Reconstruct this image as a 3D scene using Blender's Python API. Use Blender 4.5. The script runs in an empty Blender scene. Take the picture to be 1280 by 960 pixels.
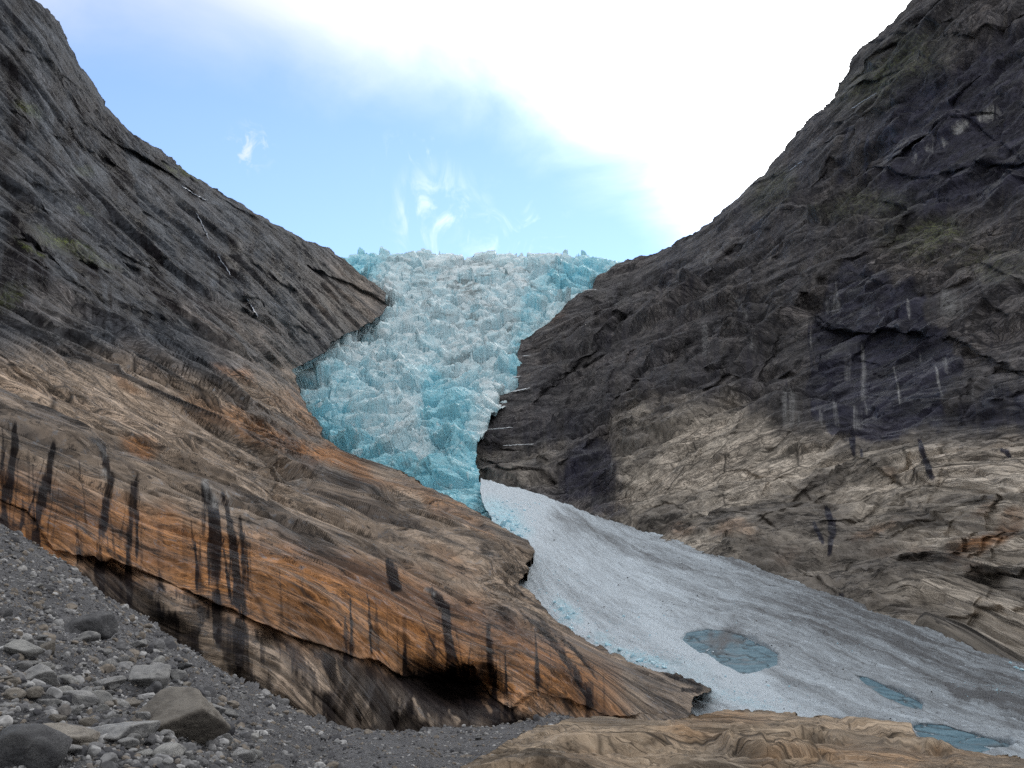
import bpy, bmesh, math, random, os
import numpy as np
from mathutils import Vector

Q = float(os.environ.get('SCENE_Q', '1'))        # >1: coarser preview meshes
sc = bpy.context.scene
COL = sc.collection

# ---------------------------------------------------------------- camera
FPX = 1065.0
PITCH = math.atan(300 / FPX)
cam_d = bpy.data.cameras.new('camera')
cam_d.sensor_width = 36.0
cam_d.lens = 36.0 * FPX / 1280.0
cam_d.clip_start = 0.1
cam_d.clip_end = 20000
cam = bpy.data.objects.new('camera', cam_d)
cam.rotation_euler = (math.pi / 2 + PITCH, 0, 0)
COL.objects.link(cam)
sc.camera = cam
SP, CP = math.sin(PITCH), math.cos(PITCH)

# ---------------------------------------------------------------- view
sc.view_settings.view_transform = 'Standard'
sc.view_settings.look = 'None'
sc.view_settings.gamma = 1.0
sc.view_settings.use_curve_mapping = False
sc.view_settings.exposure = 1.58
sc.render.engine = 'CYCLES'
sc.cycles.max_bounces = 5
sc.cycles.diffuse_bounces = 3
sc.cycles.glossy_bounces = 3
sc.cycles.use_denoising = False

# ---------------------------------------------------------------- sky and sun
SUN_AZ, SUN_EL = math.radians(24), math.radians(33)   # azimuth to the right of +Y
world = bpy.data.worlds.new('World')
sc.world = world
world.use_nodes = True


class NT:
    """small helper around a node tree"""
    def __init__(s, nt):
        s.nt = nt
        nt.nodes.clear()

    def n(s, kind, **kw):
        nd = s.nt.nodes.new(kind)
        for k, v in kw.items():
            if k == 'ins':
                for a, b in v.items():
                    s.put(nd.inputs[a], b)
            else:
                setattr(nd, k, v)
        return nd

    def put(s, inp, val):
        if isinstance(val, bpy.types.NodeSocket):
            s.nt.links.new(val, inp)
        elif isinstance(val, bpy.types.Node):
            s.nt.links.new(val.outputs[0], inp)
        else:
            inp.default_value = val

    def math(s, op, a, b=0.0, c=0.0, clamp=False):
        nd = s.n('ShaderNodeMath', operation=op, use_clamp=clamp)
        s.put(nd.inputs[0], a); s.put(nd.inputs[1], b); s.put(nd.inputs[2], c)
        return nd.outputs[0]

    def vmath(s, op, a, b=(0, 0, 0)):
        nd = s.n('ShaderNodeVectorMath', operation=op)
        s.put(nd.inputs[0], a); s.put(nd.inputs[1], b)
        return nd.outputs['Value'] if op in ('DOT_PRODUCT', 'LENGTH', 'DISTANCE') else nd.outputs['Vector']

    def ramp(s, v, lo, hi, a=0.0, b=1.0, smooth=True):
        nd = s.n('ShaderNodeMapRange', interpolation_type='SMOOTHSTEP' if smooth else 'LINEAR')
        s.put(nd.inputs['Value'], v)
        for k, x in (('From Min', lo), ('From Max', hi), ('To Min', a), ('To Max', b)):
            s.put(nd.inputs[k], x)
        return nd.outputs[0]

    def mix(s, f, a, b, mode='MIX'):
        nd = s.n('ShaderNodeMix', data_type='RGBA', blend_type=mode)
        s.put(nd.inputs[0], f)
        s.put(nd.inputs[6], a if not isinstance(a, tuple) else (*a, 1)[:4])
        s.put(nd.inputs[7], b if not isinstance(b, tuple) else (*b, 1)[:4])
        return nd.outputs[2]

    def noise(s, vec, scale, detail=6, rough=0.55, dist=0.0, kind='FBM'):
        nd = s.n('ShaderNodeTexNoise', noise_type=kind, normalize=True)
        s.put(nd.inputs['Vector'], vec)
        nd.inputs['Scale'].default_value = scale
        nd.inputs['Detail'].default_value = detail
        nd.inputs['Roughness'].default_value = rough
        nd.inputs['Distortion'].default_value = dist
        return nd.outputs[0]

    def scale(s, vec, v):
        return s.vmath('MULTIPLY', vec, v)


def pix_dir(px, py):
    """unit-forward direction of a point of the picture plane, world axes (not normalised)"""
    a = (np.asarray(px, float) - 640) / FPX
    b = (480 - np.asarray(py, float)) / FPX
    return a, CP - b * SP, SP + b * CP


def unit_dir(px, py):
    x, y, z = pix_dir(px, py)
    v = Vector((float(x), float(y), float(z)))
    return v.normalized()


def make_world():
    t = NT(world.node_tree)
    out = t.n('ShaderNodeOutputWorld')
    sky = t.n('ShaderNodeTexSky', sky_type='NISHITA', sun_disc=False)
    sky.sun_elevation = SUN_EL
    sky.sun_rotation = SUN_AZ
    sky.altitude = 300
    sky.air_density = 1.0
    sky.dust_density = 0.0
    sky.ozone_density = 1.6
    d = t.n('ShaderNodeTexCoord').outputs['Generated']
    # cloud deck: edge follows a great circle rising to the left
    def side(a, b, inner):
        n_ = unit_dir(*b).cross(unit_dir(*a)).normalized()
        return t.vmath('DOT_PRODUCT', d, tuple(n_ if n_.dot(unit_dir(*inner)) > 0 else -n_))
    base = t.math('MAXIMUM', side((240, 98), (800, 224), (700, 0)), side((775, 200), (872, 312), (1000, 200)))
    warp = t.scale(d, (4.0, 2.5, 7.0))
    n1 = t.noise(warp, 1.0, 8, 0.55, 0.6)
    n2 = t.noise(t.scale(d, (2.0, 2.0, 4.0)), 1.0, 3, 0.5, 0.2)
    e = t.math('ADD', base, t.math('MULTIPLY', t.math('SUBTRACT', n1, 0.5), 0.20))
    e = t.math('ADD', e, t.math('MULTIPLY', t.math('SUBTRACT', n2, 0.5), 0.10))
    deck = t.ramp(e, -0.045, 0.19)
    deck = t.math('POWER', deck, 0.9)
    # the deck keeps to the quarter of the sky around the sun and thins behind the camera
    sd = Vector((math.sin(SUN_AZ) * math.cos(SUN_EL), math.cos(SUN_AZ) * math.cos(SUN_EL), math.sin(SUN_EL)))
    sdot = t.vmath('DOT_PRODUCT', d, tuple(sd))
    # small loose wisps
    def wisp(px, py, r, vec, lo, hi):
        dist = t.vmath('DISTANCE', d, tuple(unit_dir(px, py)))
        near = t.ramp(dist, r, r * 0.15)
        n = t.noise(t.scale(d, vec), 1.0, 6, 0.6, 1.2)
        return t.math('MULTIPLY', near, t.ramp(n, lo, hi))
    w = wisp(312, 184, 0.034, (42, 20, 34), 0.50, 0.72)
    w2 = wisp(548, 272, 0.075, (26, 10, 15), 0.44, 0.74)
    w3 = wisp(515, 205, 0.05, (46, 16, 16), 0.50, 0.78)
    w4 = wisp(640, 300, 0.09, (22, 10, 26), 0.48, 0.85)
    ws = t.math('MAXIMUM', t.math('MAXIMUM', w, w2), t.math('MAXIMUM', w3, t.math('MULTIPLY', w4, 0.6)))
    mask = t.math('MAXIMUM', deck, t.math('MULTIPLY', ws, 0.55))
    glow = t.math('POWER', t.math('MAXIMUM', sdot, 0.0), 14)
    cstr = t.math('ADD', t.math('MULTIPLY', glow, 0.95), 0.34)
    csky = t.n('ShaderNodeBackground', ins={'Color': t.vmath('MULTIPLY', sky.outputs[0], (1.0, 0.972, 1.0)), 'Strength': 0.09})
    ccl = t.n('ShaderNodeBackground', ins={'Color': (0.97, 0.985, 1.0, 1), 'Strength': cstr})
    mx = t.n('ShaderNodeMixShader', ins={0: mask, 1: csky, 2: ccl})
    t.nt.links.new(mx.outputs[0], out.inputs[0])


make_world()
sun_d = bpy.data.lights.new('sun', 'SUN')
sun_d.energy = 0.5
sun_d.angle = math.radians(12)
sun_d.color = (1.0, 0.95, 0.88)
sun = bpy.data.objects.new('sun', sun_d)
sun.rotation_euler = Vector((-math.sin(SUN_AZ) * math.cos(SUN_EL), -math.cos(SUN_AZ) * math.cos(SUN_EL), -math.sin(SUN_EL))).to_track_quat('-Z', 'Y').to_euler()
COL.objects.link(sun)

# ---------------------------------------------------------------- noise in numpy
F4 = np.float32


def _hash(ix, iy, iz, seed):
    h = (ix.astype(np.uint32) * np.uint32(374761393)) ^ (iy.astype(np.uint32) * np.uint32(668265263)) ^ (iz.astype(np.uint32) * np.uint32(2246822519)) ^ np.uint32((seed * 3266489917) & 0xFFFFFFFF)
    h ^= h >> np.uint32(15); h *= np.uint32(2246822519); h ^= h >> np.uint32(13); h *= np.uint32(3266489917); h ^= h >> np.uint32(16)
    return h


def perlin(p, seed=0):
    p = p.astype(F4)
    i = np.floor(p).astype(np.int32)
    f = p - i
    u = f * f * f * (f * (f * 6 - 15) + 10)
    r = np.zeros(len(p), F4)
    for dx in (0, 1):
        wx = u[:, 0] if dx else 1 - u[:, 0]
        for dy in (0, 1):
            wy = u[:, 1] if dy else 1 - u[:, 1]
            for dz in (0, 1):
                wz = u[:, 2] if dz else 1 - u[:, 2]
                h = _hash(i[:, 0] + dx, i[:, 1] + dy, i[:, 2] + dz, seed)
                gx = (h & np.uint32(1023)).astype(F4) / 511.5 - 1
                gy = ((h >> np.uint32(10)) & np.uint32(1023)).astype(F4) / 511.5 - 1
                gz = ((h >> np.uint32(20)) & np.uint32(1023)).astype(F4) / 511.5 - 1
                r += wx * wy * wz * (gx * (f[:, 0] - dx) + gy * (f[:, 1] - dy) + gz * (f[:, 2] - dz))
    return r * 1.3


def fbm(p, oct=4, seed=0, gain=0.5):
    r = np.zeros(len(p), F4); a = 1.0
    for k in range(oct):
        r += a * perlin(p * (2.03 ** k) + 17.3 * k, seed + k)
        a *= gain
    return r


def ridged(p, oct=4, seed=0, gain=0.5):
    r = np.zeros(len(p), F4); a = 1.0
    for k in range(oct):
        r += a * (1 - 2 * np.abs(perlin(p * (2.03 ** k) + 9.1 * k, seed + k)))
        a *= gain
    return r


def worley(p, seed=0, tilt=1.0):
    """(F2-F1, facet height): a random tilted plane per cell"""
    p = p.astype(F4)
    i = np.floor(p).astype(np.int32)
    n = len(p)
    f1 = np.full(n, 9.0, F4); f2 = np.full(n, 9.0, F4)
    hid = np.zeros(n, np.uint32)
    rel = np.zeros((n, 3), F4)
    for dx in (-1, 0, 1):
        for dy in (-1, 0, 1):
            for dz in (-1, 0, 1):
                cx, cy, cz = i[:, 0] + dx, i[:, 1] + dy, i[:, 2] + dz
                h = _hash(cx, cy, cz, seed)
                ox = (h & np.uint32(1023)).astype(F4) / 1023
                oy = ((h >> np.uint32(10)) & np.uint32(1023)).astype(F4) / 1023
                oz = ((h >> np.uint32(20)) & np.uint32(1023)).astype(F4) / 1023
                vx = p[:, 0] - cx - ox; vy = p[:, 1] - cy - oy; vz = p[:, 2] - cz - oz
                d = np.sqrt(vx * vx + vy * vy + vz * vz)
                c = d < f1
                f2 = np.where(c, f1, np.minimum(f2, d))
                f1 = np.where(c, d, f1)
                hid = np.where(c, h, hid)
                rel[c, 0] = vx[c]; rel[c, 1] = vy[c]; rel[c, 2] = vz[c]
    z = np.zeros_like(hid).astype(np.int32)
    g = [(_hash(hid.view(np.int32), z, z, 101 + k) & np.uint32(65535)).astype(F4) / 32767.5 - 1 for k in range(4)]
    hgt = tilt * (g[0] * rel[:, 0] + g[1] * rel[:, 1] + g[2] * rel[:, 2]) + 0.45 * g[3]
    return f2 - f1, hgt, g[3]


def sstep(x, a, b):
    t = np.clip((x - a) / (b - a), 0, 1)
    return t * t * (3 - 2 * t)


# ---------------------------------------------------------------- terrain bodies
def tps(ctrl):
    """thin plate spline of log distance over the control points"""
    c = np.array(ctrl, float)
    x = c[:, :2] / 100.0
    v = np.log(c[:, 2])
    n = len(x)
    r2 = ((x[:, None] - x[None]) ** 2).sum(-1)
    K = 0.5 * r2 * np.log(r2 + 1e-12) + 0.02 * np.eye(n)
    A = np.zeros((n + 3, n + 3))
    A[:n, :n] = K; A[:n, n] = 1; A[:n, n + 1:] = x
    A[n, :n] = 1; A[n + 1:, :n] = x.T
    w = np.linalg.solve(A, np.concatenate([v, [0, 0, 0]]))

    def f(px, py):
        qx, qy = np.ravel(px) / 100.0, np.ravel(py) / 100.0
        r = w[n] + w[n + 1] * qx + w[n + 2] * qy
        for k in range(n):
            s = (qx - x[k, 0]) ** 2 + (qy - x[k, 1]) ** 2
            r += w[k] * 0.5 * s * np.log(s + 1e-12)
        return np.exp(r).reshape(np.shape(px))
    return f


def seg_dist(px, py, poly, closed=False):
    """distance to a polyline, side (cross product sign), position along it 0..1"""
    P = np.array(poly, float)
    if closed:
        P = np.vstack([P, P[:1]])
    L = np.concatenate([[0], np.cumsum(np.hypot(*np.diff(P, axis=0).T))])
    best = np.full(px.shape, 1e9); side = np.zeros(px.shape); along = np.zeros(px.shape)
    nx = np.zeros(px.shape); ny = np.zeros(px.shape)
    for k in range(len(P) - 1):
        a, b = P[k], P[k + 1]
        d = b - a
        ll = max(d @ d, 1e-9)
        t = np.clip(((px - a[0]) * d[0] + (py - a[1]) * d[1]) / ll, 0, 1)
        qx, qy = a[0] + t * d[0], a[1] + t * d[1]
        dd = np.hypot(px - qx, py - qy)
        c = dd < best
        best = np.where(c, dd, best)
        side = np.where(c, np.sign(d[0] * (py - a[1]) - d[1] * (px - a[0])), side)
        along = np.where(c, (L[k] + t * (L[k + 1] - L[k])) / L[-1], along)
        nx = np.where(c, qx, nx); ny = np.where(c, qy, ny)
    return best, side, along, nx, ny


def inside(px, py, poly):
    P = np.array(poly, float)
    r = np.zeros(px.shape, bool)
    j = len(P) - 1
    for k in range(len(P)):
        xi, yi = P[k]; xj, yj = P[j]
        if yi != yj:
            c = ((yi > py) != (yj > py)) & (px < (xj - xi) * (py - yi) / (yj - yi) + xi)
            r ^= c
        j = k
    return r


def axis(lo, hi, a, b, step):
    """uniform between a and b, widening steps out to lo and hi"""
    mid = list(np.arange(max(a, lo), min(b, hi) + step * 0.5, step))
    L = []; x = mid[0]; s = step
    while x > lo:
        s *= 1.12; x -= s; L.append(x)
    R = []; x = mid[-1]; s = step
    while x < hi:
        s *= 1.12; x += s; R.append(x)
    return np.array(L[::-1] + mid + R)


LEDGE = 0.26


class Body:
    def __init__(s, outline, ctrl, step=1.25, jag=2.0, jscale=0.05, frame=(-20, 1300, -20, 980), seed=1, yfac=1.0):
        step = step * Q
        s.step = step
        o = np.array(outline, float)
        s.xs = axis(o[:, 0].min() - 3, o[:, 0].max() + 3, frame[0], frame[1], step)
        s.ys = axis(o[:, 1].min() - 3, o[:, 1].max() + 3, frame[2], frame[3], step * yfac)
        X, Y = np.meshgrid(s.xs, s.ys)
        s.f = tps(ctrl)
        flat = np.stack([X.ravel() * jscale, Y.ravel() * jscale, np.zeros(X.size)], 1)
        jx = (jag * (fbm(flat, 4, seed, 0.6))).reshape(X.shape)
        jy = (jag * (fbm(flat + 31.7, 4, seed + 5, 0.6))).reshape(X.shape)
        wx, wy = X + jx, Y + jy
        ins = inside(wx, wy, outline)
        near = np.full(X.shape, 1e9)
        dd, _, _, nx, ny = seg_dist(wx, wy, outline, True)
        s.edge = np.where(ins, dd, -dd)
        band = (~ins) & (dd < 1.6 * step)
        X = np.where(band, X + (nx - wx), X); Y = np.where(band, Y + (ny - wy), Y)
        s.keep = ins | band
        s.X, s.Y = X, Y
        s.D0 = s.f(X, Y)
        s.D = s.D0.copy()
        s.H = np.zeros(X.shape)
        s.masks = {}
        s.base()

    def base(s):
        dx, dy, dz = pix_dir(s.X, s.Y)
        s.dir = np.stack([dx / dy, np.ones_like(dx), dz / dy], -1)
        s.P0 = s.dir * s.D0[..., None]
        gx = np.gradient(s.P0, axis=1); gy = np.gradient(s.P0, axis=0)
        n = np.cross(gy, gx)
        n /= np.linalg.norm(n, axis=-1, keepdims=True) + 1e-9
        flip = (n * s.dir).sum(-1) > 0
        n[flip] *= -1
        s.N = n
        s.foot = np.maximum(np.linalg.norm(gx, axis=-1), np.linalg.norm(gy, axis=-1))
        s.P = s.P0.copy()

    def near(s, poly, w):
        P = np.array(poly, float)
        m = (s.X > P[:, 0].min() - w) & (s.X < P[:, 0].max() + w) & (s.Y > P[:, 1].min() - w) & (s.Y < P[:, 1].max() + w)
        return np.where(m)

    def ledge(s, poly, h, w_up=14, w_dn=14, wob=2.0, deep=False):
        """rock stands out above the line and is cut back below it (h relative to distance)"""
        P = [tuple(p) for p in poly]
        if P[0][0] > P[-1][0]:
            P = P[::-1]
        m = s.near(P, 3 * max(w_up, w_dn))
        x, y = s.X[m], s.Y[m]
        q = np.stack([x * 0.06, y * 0.06, np.full(x.shape, len(P) + h * 100)], 1)
        x = x + wob * fbm(q, 2, 71); y = y + wob * fbm(q + 9, 2, 72)
        d, side, al, _, _ = seg_dist(x, y, P)
        taper = sstep(al, 0, 0.08) * sstep(al, 1, 0.92)
        below = side > 0
        fade = np.clip(0.72 + 0.75 * perlin(np.stack([x * 0.022, y * 0.022, np.full(x.shape, h * 777)], 1), 77), 0.12, 1.25)
        prof = np.where(below, np.exp(-d / w_dn), -np.exp(-d / w_up)) * np.tanh(d / 1.6) * fade * LEDGE
        ends = (al <= 0) | (al >= 1)
        prof = np.where(ends, 0, prof) * taper
        if deep:
            s.D[m] *= 1 + 2.4 * h * prof
        else:
            s.H[m] -= h * prof * s.D0[m]

    def dent(s, cx, cy, rx, ry, h, rot=0.0, p=1.0):
        c, sn = math.cos(math.radians(rot)), math.sin(math.radians(rot))
        u = ((s.X - cx) * c + (s.Y - cy) * sn) / rx
        v = (-(s.X - cx) * sn + (s.Y - cy) * c) / ry
        s.D *= 1 + h * np.exp(-(u * u + v * v) ** p)

    def update(s):
        s.P = s.dir * s.D[..., None] + s.N * s.H[..., None]

    def pts(s):
        return s.P0.reshape(-1, 3)

    def displace(s, h):
        s.P = s.P + s.N * h.reshape(s.D.shape)[..., None]

    def relocate(s):
        """positions of the finished surface on the control plane, for laying out stains"""
        P = s.P
        z = P[..., 1] * CP + P[..., 2] * SP
        s.X = 640 + FPX * P[..., 0] / z
        s.Y = 480 - FPX * (P[..., 2] * CP - P[..., 1] * SP) / z

    def mask(s, name):
        if name not in s.masks:
            s.masks[name] = np.zeros(s.X.shape, F4)
        return s.masks[name]

    def warped(s, amp, freq, seed):
        q = np.stack([s.X.ravel() * freq, s.Y.ravel() * freq, np.zeros(s.X.size)], 1)
        return s.X + amp * fbm(q, 4, seed).reshape(s.X.shape), s.Y + amp * fbm(q + 5.5, 4, seed + 9).reshape(s.X.shape)

    def blob(s, name, cx, cy, rx, ry, v=1.0, rot=0.0, soft=0.5, W=None):
        X, Y = W if W is not None else (s.X, s.Y)
        c, sn = math.cos(math.radians(rot)), math.sin(math.radians(rot))
        u = ((X - cx) * c + (Y - cy) * sn) / rx
        w = (-(X - cx) * sn + (Y - cy) * c) / ry
        r = np.sqrt(u * u + w * w)
        m = s.mask(name)
        m += (v * sstep(r, 1 + soft, 1 - soft)).astype(F4)

    def zone(s, name, poly, v=1.0, soft=12, W=None):
        X, Y = W if W is not None else (s.X, s.Y)
        ins = inside(X, Y, poly)
        d, _, _, _, _ = seg_dist(X, Y, poly, True)
        sd = np.where(ins, d, -d)
        m = s.mask(name)
        m += (v * sstep(sd, -soft, soft)).astype(F4)

    def streak(s, name, poly, w0, w1, v=1.0, wob=2.0, fray=0.55, seed=3):
        m = s.near(poly, 3 * max(w0, w1) + 6)
        if len(m[0]) == 0:
            return
        x, y = s.X[m], s.Y[m]
        q = np.stack([x * 0.12, y * 0.035, np.full(x.shape, seed * 3.3)], 1)
        n = fbm(q, 3, seed)
        d, side, al, _, _ = seg_dist(x + wob * n, y, poly)
        q2 = np.stack([x * 0.28, y * 0.02, np.full(x.shape, seed * 1.7)], 1)
        n2 = fbm(q2, 3, seed + 4)
        w = (w0 + (w1 - w0) * al) * (0.55 + 0.45 * sstep(al, 0, 0.35))
        val = sstep(d / w + fray * n2, 1.15, 0.35) * sstep(al, 1.0, 0.80) * sstep(al, 0, 0.10)
        s.mask(name)[m] = np.clip(s.mask(name)[m] + v * val, -1, 1.5)

    def column(s, k):
        return np.stack([(s.X - 640) / FPX * k, s.P[..., 2], np.zeros_like(s.X)], -1)

    def build(s, name, material, roll=((0.03, 0.012), (0.09, 0.05), (0.22, 0.2)), attrs=None, smooth=True):
        P = s.P
        h, w = s.D.shape
        idx = np.arange(h * w).reshape(h, w)
        k = s.keep
        q = k[:-1, :-1] & k[1:, :-1] & k[1:, 1:] & k[:-1, 1:]
        F = np.stack([idx[:-1, :-1][q], idx[1:, :-1][q], idx[1:, 1:][q], idx[:-1, 1:][q]], 1)
        used = np.zeros(h * w, bool); used[F.ravel()] = True
        new = np.cumsum(used) - 1
        V = P.reshape(-1, 3)[used]
        F = new[F]
        A = {n: m.reshape(-1)[used] for n, m in s.masks.items()}
        vec = {n: m.reshape(-1, 3)[used] for n, m in (attrs or {}).items()}
        # rim rolled back and down
        if roll:
            E = np.concatenate([F[:, [0, 1]], F[:, [1, 2]], F[:, [2, 3]], F[:, [3, 0]]])
            key = np.sort(E, 1)
            code = key[:, 0].astype(np.int64) * (len(V) + 1) + key[:, 1]
            u, inv, cnt = np.unique(code, return_inverse=True, return_counts=True)
            B = E[cnt[inv] == 1]
            rim = np.unique(B)
            rmap = np.full(len(V), -1); rmap[rim] = np.arange(len(rim))
            prev = rim
            Vs, Fs = [V], [F]
            n0 = len(V)
            rp = V[rim]
            dist = np.linalg.norm(rp[:, :2], axis=1, keepdims=True)
            gy_, gx_ = np.gradient(s.edge)
            up = (gy_ / (np.hypot(gx_, gy_) + 1e-6)).reshape(-1)[used][rim]
            up = sstep(up, 0.35, 0.85)[:, None] * sstep(dist, 120, 210)          # only rims that face the sky drop away
            away = rp[:, :2] / dist
            for (b, dn) in roll:
                nv = rp.copy()
                nv[:, :2] += away * dist * b
                nv[:, 2:] += rp[:, 2:] * b * (1 - 0.4 * up) - dist * dn * up
                cur = np.arange(n0, n0 + len(rim))
                Fs.append(np.stack([B[:, 1] if prev is rim else prev[rmap[B[:, 1]]],
                                    B[:, 0] if prev is rim else prev[rmap[B[:, 0]]],
                                    cur[rmap[B[:, 0]]], cur[rmap[B[:, 1]]]], 1))
                Vs.append(nv); n0 += len(rim); prev = cur
                A = {n: np.concatenate([a, a[rim]]) for n, a in A.items()}
                vec = {n: np.concatenate([a, a[rim]]) for n, a in vec.items()}
            V = np.concatenate(Vs); F = np.concatenate(Fs)
        s.obj = mesh_obj(name, V, F, material, smooth)
        for n, a in A.items():
            at = s.obj.data.attributes.new(n, 'FLOAT', 'POINT')
            at.data.foreach_set('value', np.ascontiguousarray(a, F4))
        for n, a in vec.items():
            at = s.obj.data.attributes.new(n, 'FLOAT_VECTOR', 'POINT')
            at.data.foreach_set('vector', np.ascontiguousarray(a, F4).ravel())
        return s.obj

    def at(s, px, py):
        """surface point and normal under a control-plane position"""
        i = int(np.clip(np.searchsorted(s.ys, py), 1, len(s.ys) - 2))
        j = int(np.clip(np.searchsorted(s.xs, px), 1, len(s.xs) - 2))
        return s.P[i, j].copy(), s.N[i, j].copy()


def _mean_at(s, px, py, r=2):
    i = int(np.clip(np.searchsorted(s.ys, py), r, len(s.ys) - r - 1))
    j = int(np.clip(np.searchsorted(s.xs, px), r, len(s.xs) - r - 1))
    d = s.P[i - r:i + r + 1, j - r:j + r + 1, 1].min()
    x, y, z = pix_dir(px, py)
    return np.array([x / y, 1.0, z / y]) * d, s.N[i, j].copy()


Body.mean_at = _mean_at


def mesh_obj(name, V, F, material, smooth=True, parent=None):
    V = np.ascontiguousarray(V, F4)
    F = np.ascontiguousarray(F, np.int32)
    me = bpy.data.meshes.new(name)
    me.vertices.add(len(V)); me.vertices.foreach_set('co', V.ravel())
    k = F.shape[1]
    me.loops.add(F.size); me.loops.foreach_set('vertex_index', F.ravel())
    me.polygons.add(len(F))
    me.polygons.foreach_set('loop_start', np.arange(0, F.size, k, dtype=np.int32))
    me.polygons.foreach_set('loop_total', np.full(len(F), k, np.int32))
    me.polygons.foreach_set('use_smooth', np.full(len(F), smooth, bool))
    me.update(calc_edges=True)
    me.validate()
    me.materials.append(material)
    o = bpy.data.objects.new(name, me)
    COL.objects.link(o)
    if parent:
        o.parent = parent
    return o


def tag(o, label, cat, kind=None, group=None):
    o['label'] = label
    o['category'] = cat
    if kind:
        o['kind'] = kind
    if group:
        o['group'] = group
    return o


# ---------------------------------------------------------------- materials
def new_mat(name):
    m = bpy.data.materials.new(name)
    m.use_nodes = True
    t = NT(m.node_tree)
    out = t.n('ShaderNodeOutputMaterial')
    b = t.n('ShaderNodeBsdfPrincipled')
    t.nt.links.new(b.outputs[0], out.inputs[0])
    return m, t, b


def attr(t, name):
    return t.n('ShaderNodeAttribute', attribute_name=name).outputs['Fac']


def vattr(t, name):
    return t.n('ShaderNodeAttribute', attribute_name=name).outputs['Vector']


def rock_material(name, grey, pale, tan, rust, wet, unit, bump=0.8, wetspec=0.10, wetgloss=0.25, an=0.25, flat=1.0, ln=0.75):
    """weathered gneiss: masks rust / tanm / wet / palem / moss / seep live on the mesh, fol = bedding coordinates"""
    m, t, b = new_mat(name)
    c = t.n('ShaderNodeTexCoord').outputs['Object']
    fol = t.scale(vattr(t, 'fol'), (1.0, 1.0, flat))
    u = 1.0 / unit
    wob = t.n('ShaderNodeTexNoise', ins={'Vector': fol, 'Scale': 0.10 * u, 'Detail': 3, 'Roughness': 0.5}).outputs['Color']
    wv = t.n('ShaderNodeVectorMath', operation='MULTIPLY_ADD')
    t.put(wv.inputs[0], wob); wv.inputs[1].default_value = (2.2 * unit,) * 3; t.put(wv.inputs[2], fol)
    wv = wv.outputs[0]
    n_big = t.noise(t.scale(fol, (max(an, 0.3), 0.8, 1.0)), 0.030 * u, 8, 0.66, 0.15)
    n_mid = t.noise(t.scale(fol, (an, 0.9, 1.0)), 0.20 * u, 12, 0.72, 0.0)      # bedded mottling on every scale
    n_fin = t.noise(t.scale(fol, (min(1, 1.5 * an), 1, 1)), 1.1 * u, 12, 0.78)
    lines = t.noise(t.scale(wv, (0.3 * an, 1.0, 0.8)), 0.20 * u, 10, 0.66, 0.2)       # long bedding lines
    lin2 = t.noise(t.scale(wv, (0.42 * an, 1.0, 0.8)), 0.75 * u, 9, 0.66, 0.2)
    dc = vattr(t, 'drip')
    drip = t.noise(t.scale(dc, (1.0, 0.035, 1.0)), 0.55 * u, 8, 0.66, 0.25)
    drip2 = t.noise(t.scale(dc, (1.0, 0.05, 1.0)), 0.13 * u, 6, 0.62, 0.3)
    gcol = t.mix(t.ramp(n_mid, 0.36, 0.64), grey, pale)
    tcol = t.mix(t.ramp(n_mid, 0.34, 0.64), tuple(0.58 * x for x in tan), tuple(1.15 * x for x in tan))
    col = t.mix(attr(t, 'tanm'), gcol, tcol)
    rn = t.math('ADD', attr(t, 'rust'), t.math('MULTIPLY', t.math('SUBTRACT', n_big, 0.5), t.math('ADD', 0.35, t.math('MULTIPLY', attr(t, 'tanm'), 0.5))), clamp=True)
    rn = t.math('MULTIPLY', rn, t.ramp(n_mid, 0.30, 0.55, 0.25, 1.0))
    rcol = t.mix(t.ramp(n_fin, 0.36, 0.64), tuple(0.5 * x for x in rust), tuple(1.1 * x for x in rust))
    col = t.mix(rn, col, rcol)
    # broad light and dark beds
    col = t.mix(t.math('MULTIPLY', t.ramp(n_big, 0.53, 0.40), 0.75), col, tuple(0.55 * x for x in grey))
    # lichen and mineral grain
    col = t.mix(t.math('MULTIPLY', t.ramp(n_fin, 0.54, 0.64), 0.65), col, tuple(min(1, 1.45 * x) for x in pale))
    col = t.mix(t.math('MULTIPLY', t.ramp(n_fin, 0.46, 0.36), 0.80), col, tuple(0.40 * x for x in grey))
    # blocks between joints differ a little in tone
    def cells(vec, sc_):
        v = t.n('ShaderNodeTexVoronoi', feature='F1')
        t.put(v.inputs['Vector'], t.scale(wv, vec)); v.inputs['Scale'].default_value = sc_ * u
        r = t.n('ShaderNodeSeparateColor'); t.put(r.inputs[0], v.outputs['Color'])
        q = t.vmath('SUBTRACT', t.scale(wv, vec), v.outputs['Position'])
        h = t.vmath('DOT_PRODUCT', q, t.vmath('SUBTRACT', v.outputs['Color'], (0.5, 0.5, 0.5)))
        return t.math('MULTIPLY', h, 2.2), r.outputs[0]
    dA, rA = cells((0.9 * an, 0.9, 0.9), 0.09)
    dB, rB = cells((an, 1.0, 1.0), 0.33)
    dC, rC = cells((min(1, 1.4 * an), 1.0, 1.0), 1.10)
    tone = t.math('ADD', t.ramp(rA, 0, 1, 0.62, 1.05, False), t.math('ADD', t.ramp(rB, 0, 1, -0.16, 0.22, False), t.ramp(rC, 0, 1, -0.12, 0.16, False)))
    sc3 = t.n('ShaderNodeVectorMath', operation='SCALE'); t.put(sc3.inputs[0], col); t.put(sc3.inputs['Scale'], tone)
    col = sc3.outputs[0]
    # dirt-filled joints
    def cracks(vec, sc_, lo):
        v = t.n('ShaderNodeTexVoronoi', feature='DISTANCE_TO_EDGE')
        t.put(v.inputs['Vector'], t.scale(wv, vec)); v.inputs['Scale'].default_value = sc_ * u
        return t.ramp(v.outputs['Distance'], lo, 0.0)
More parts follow.
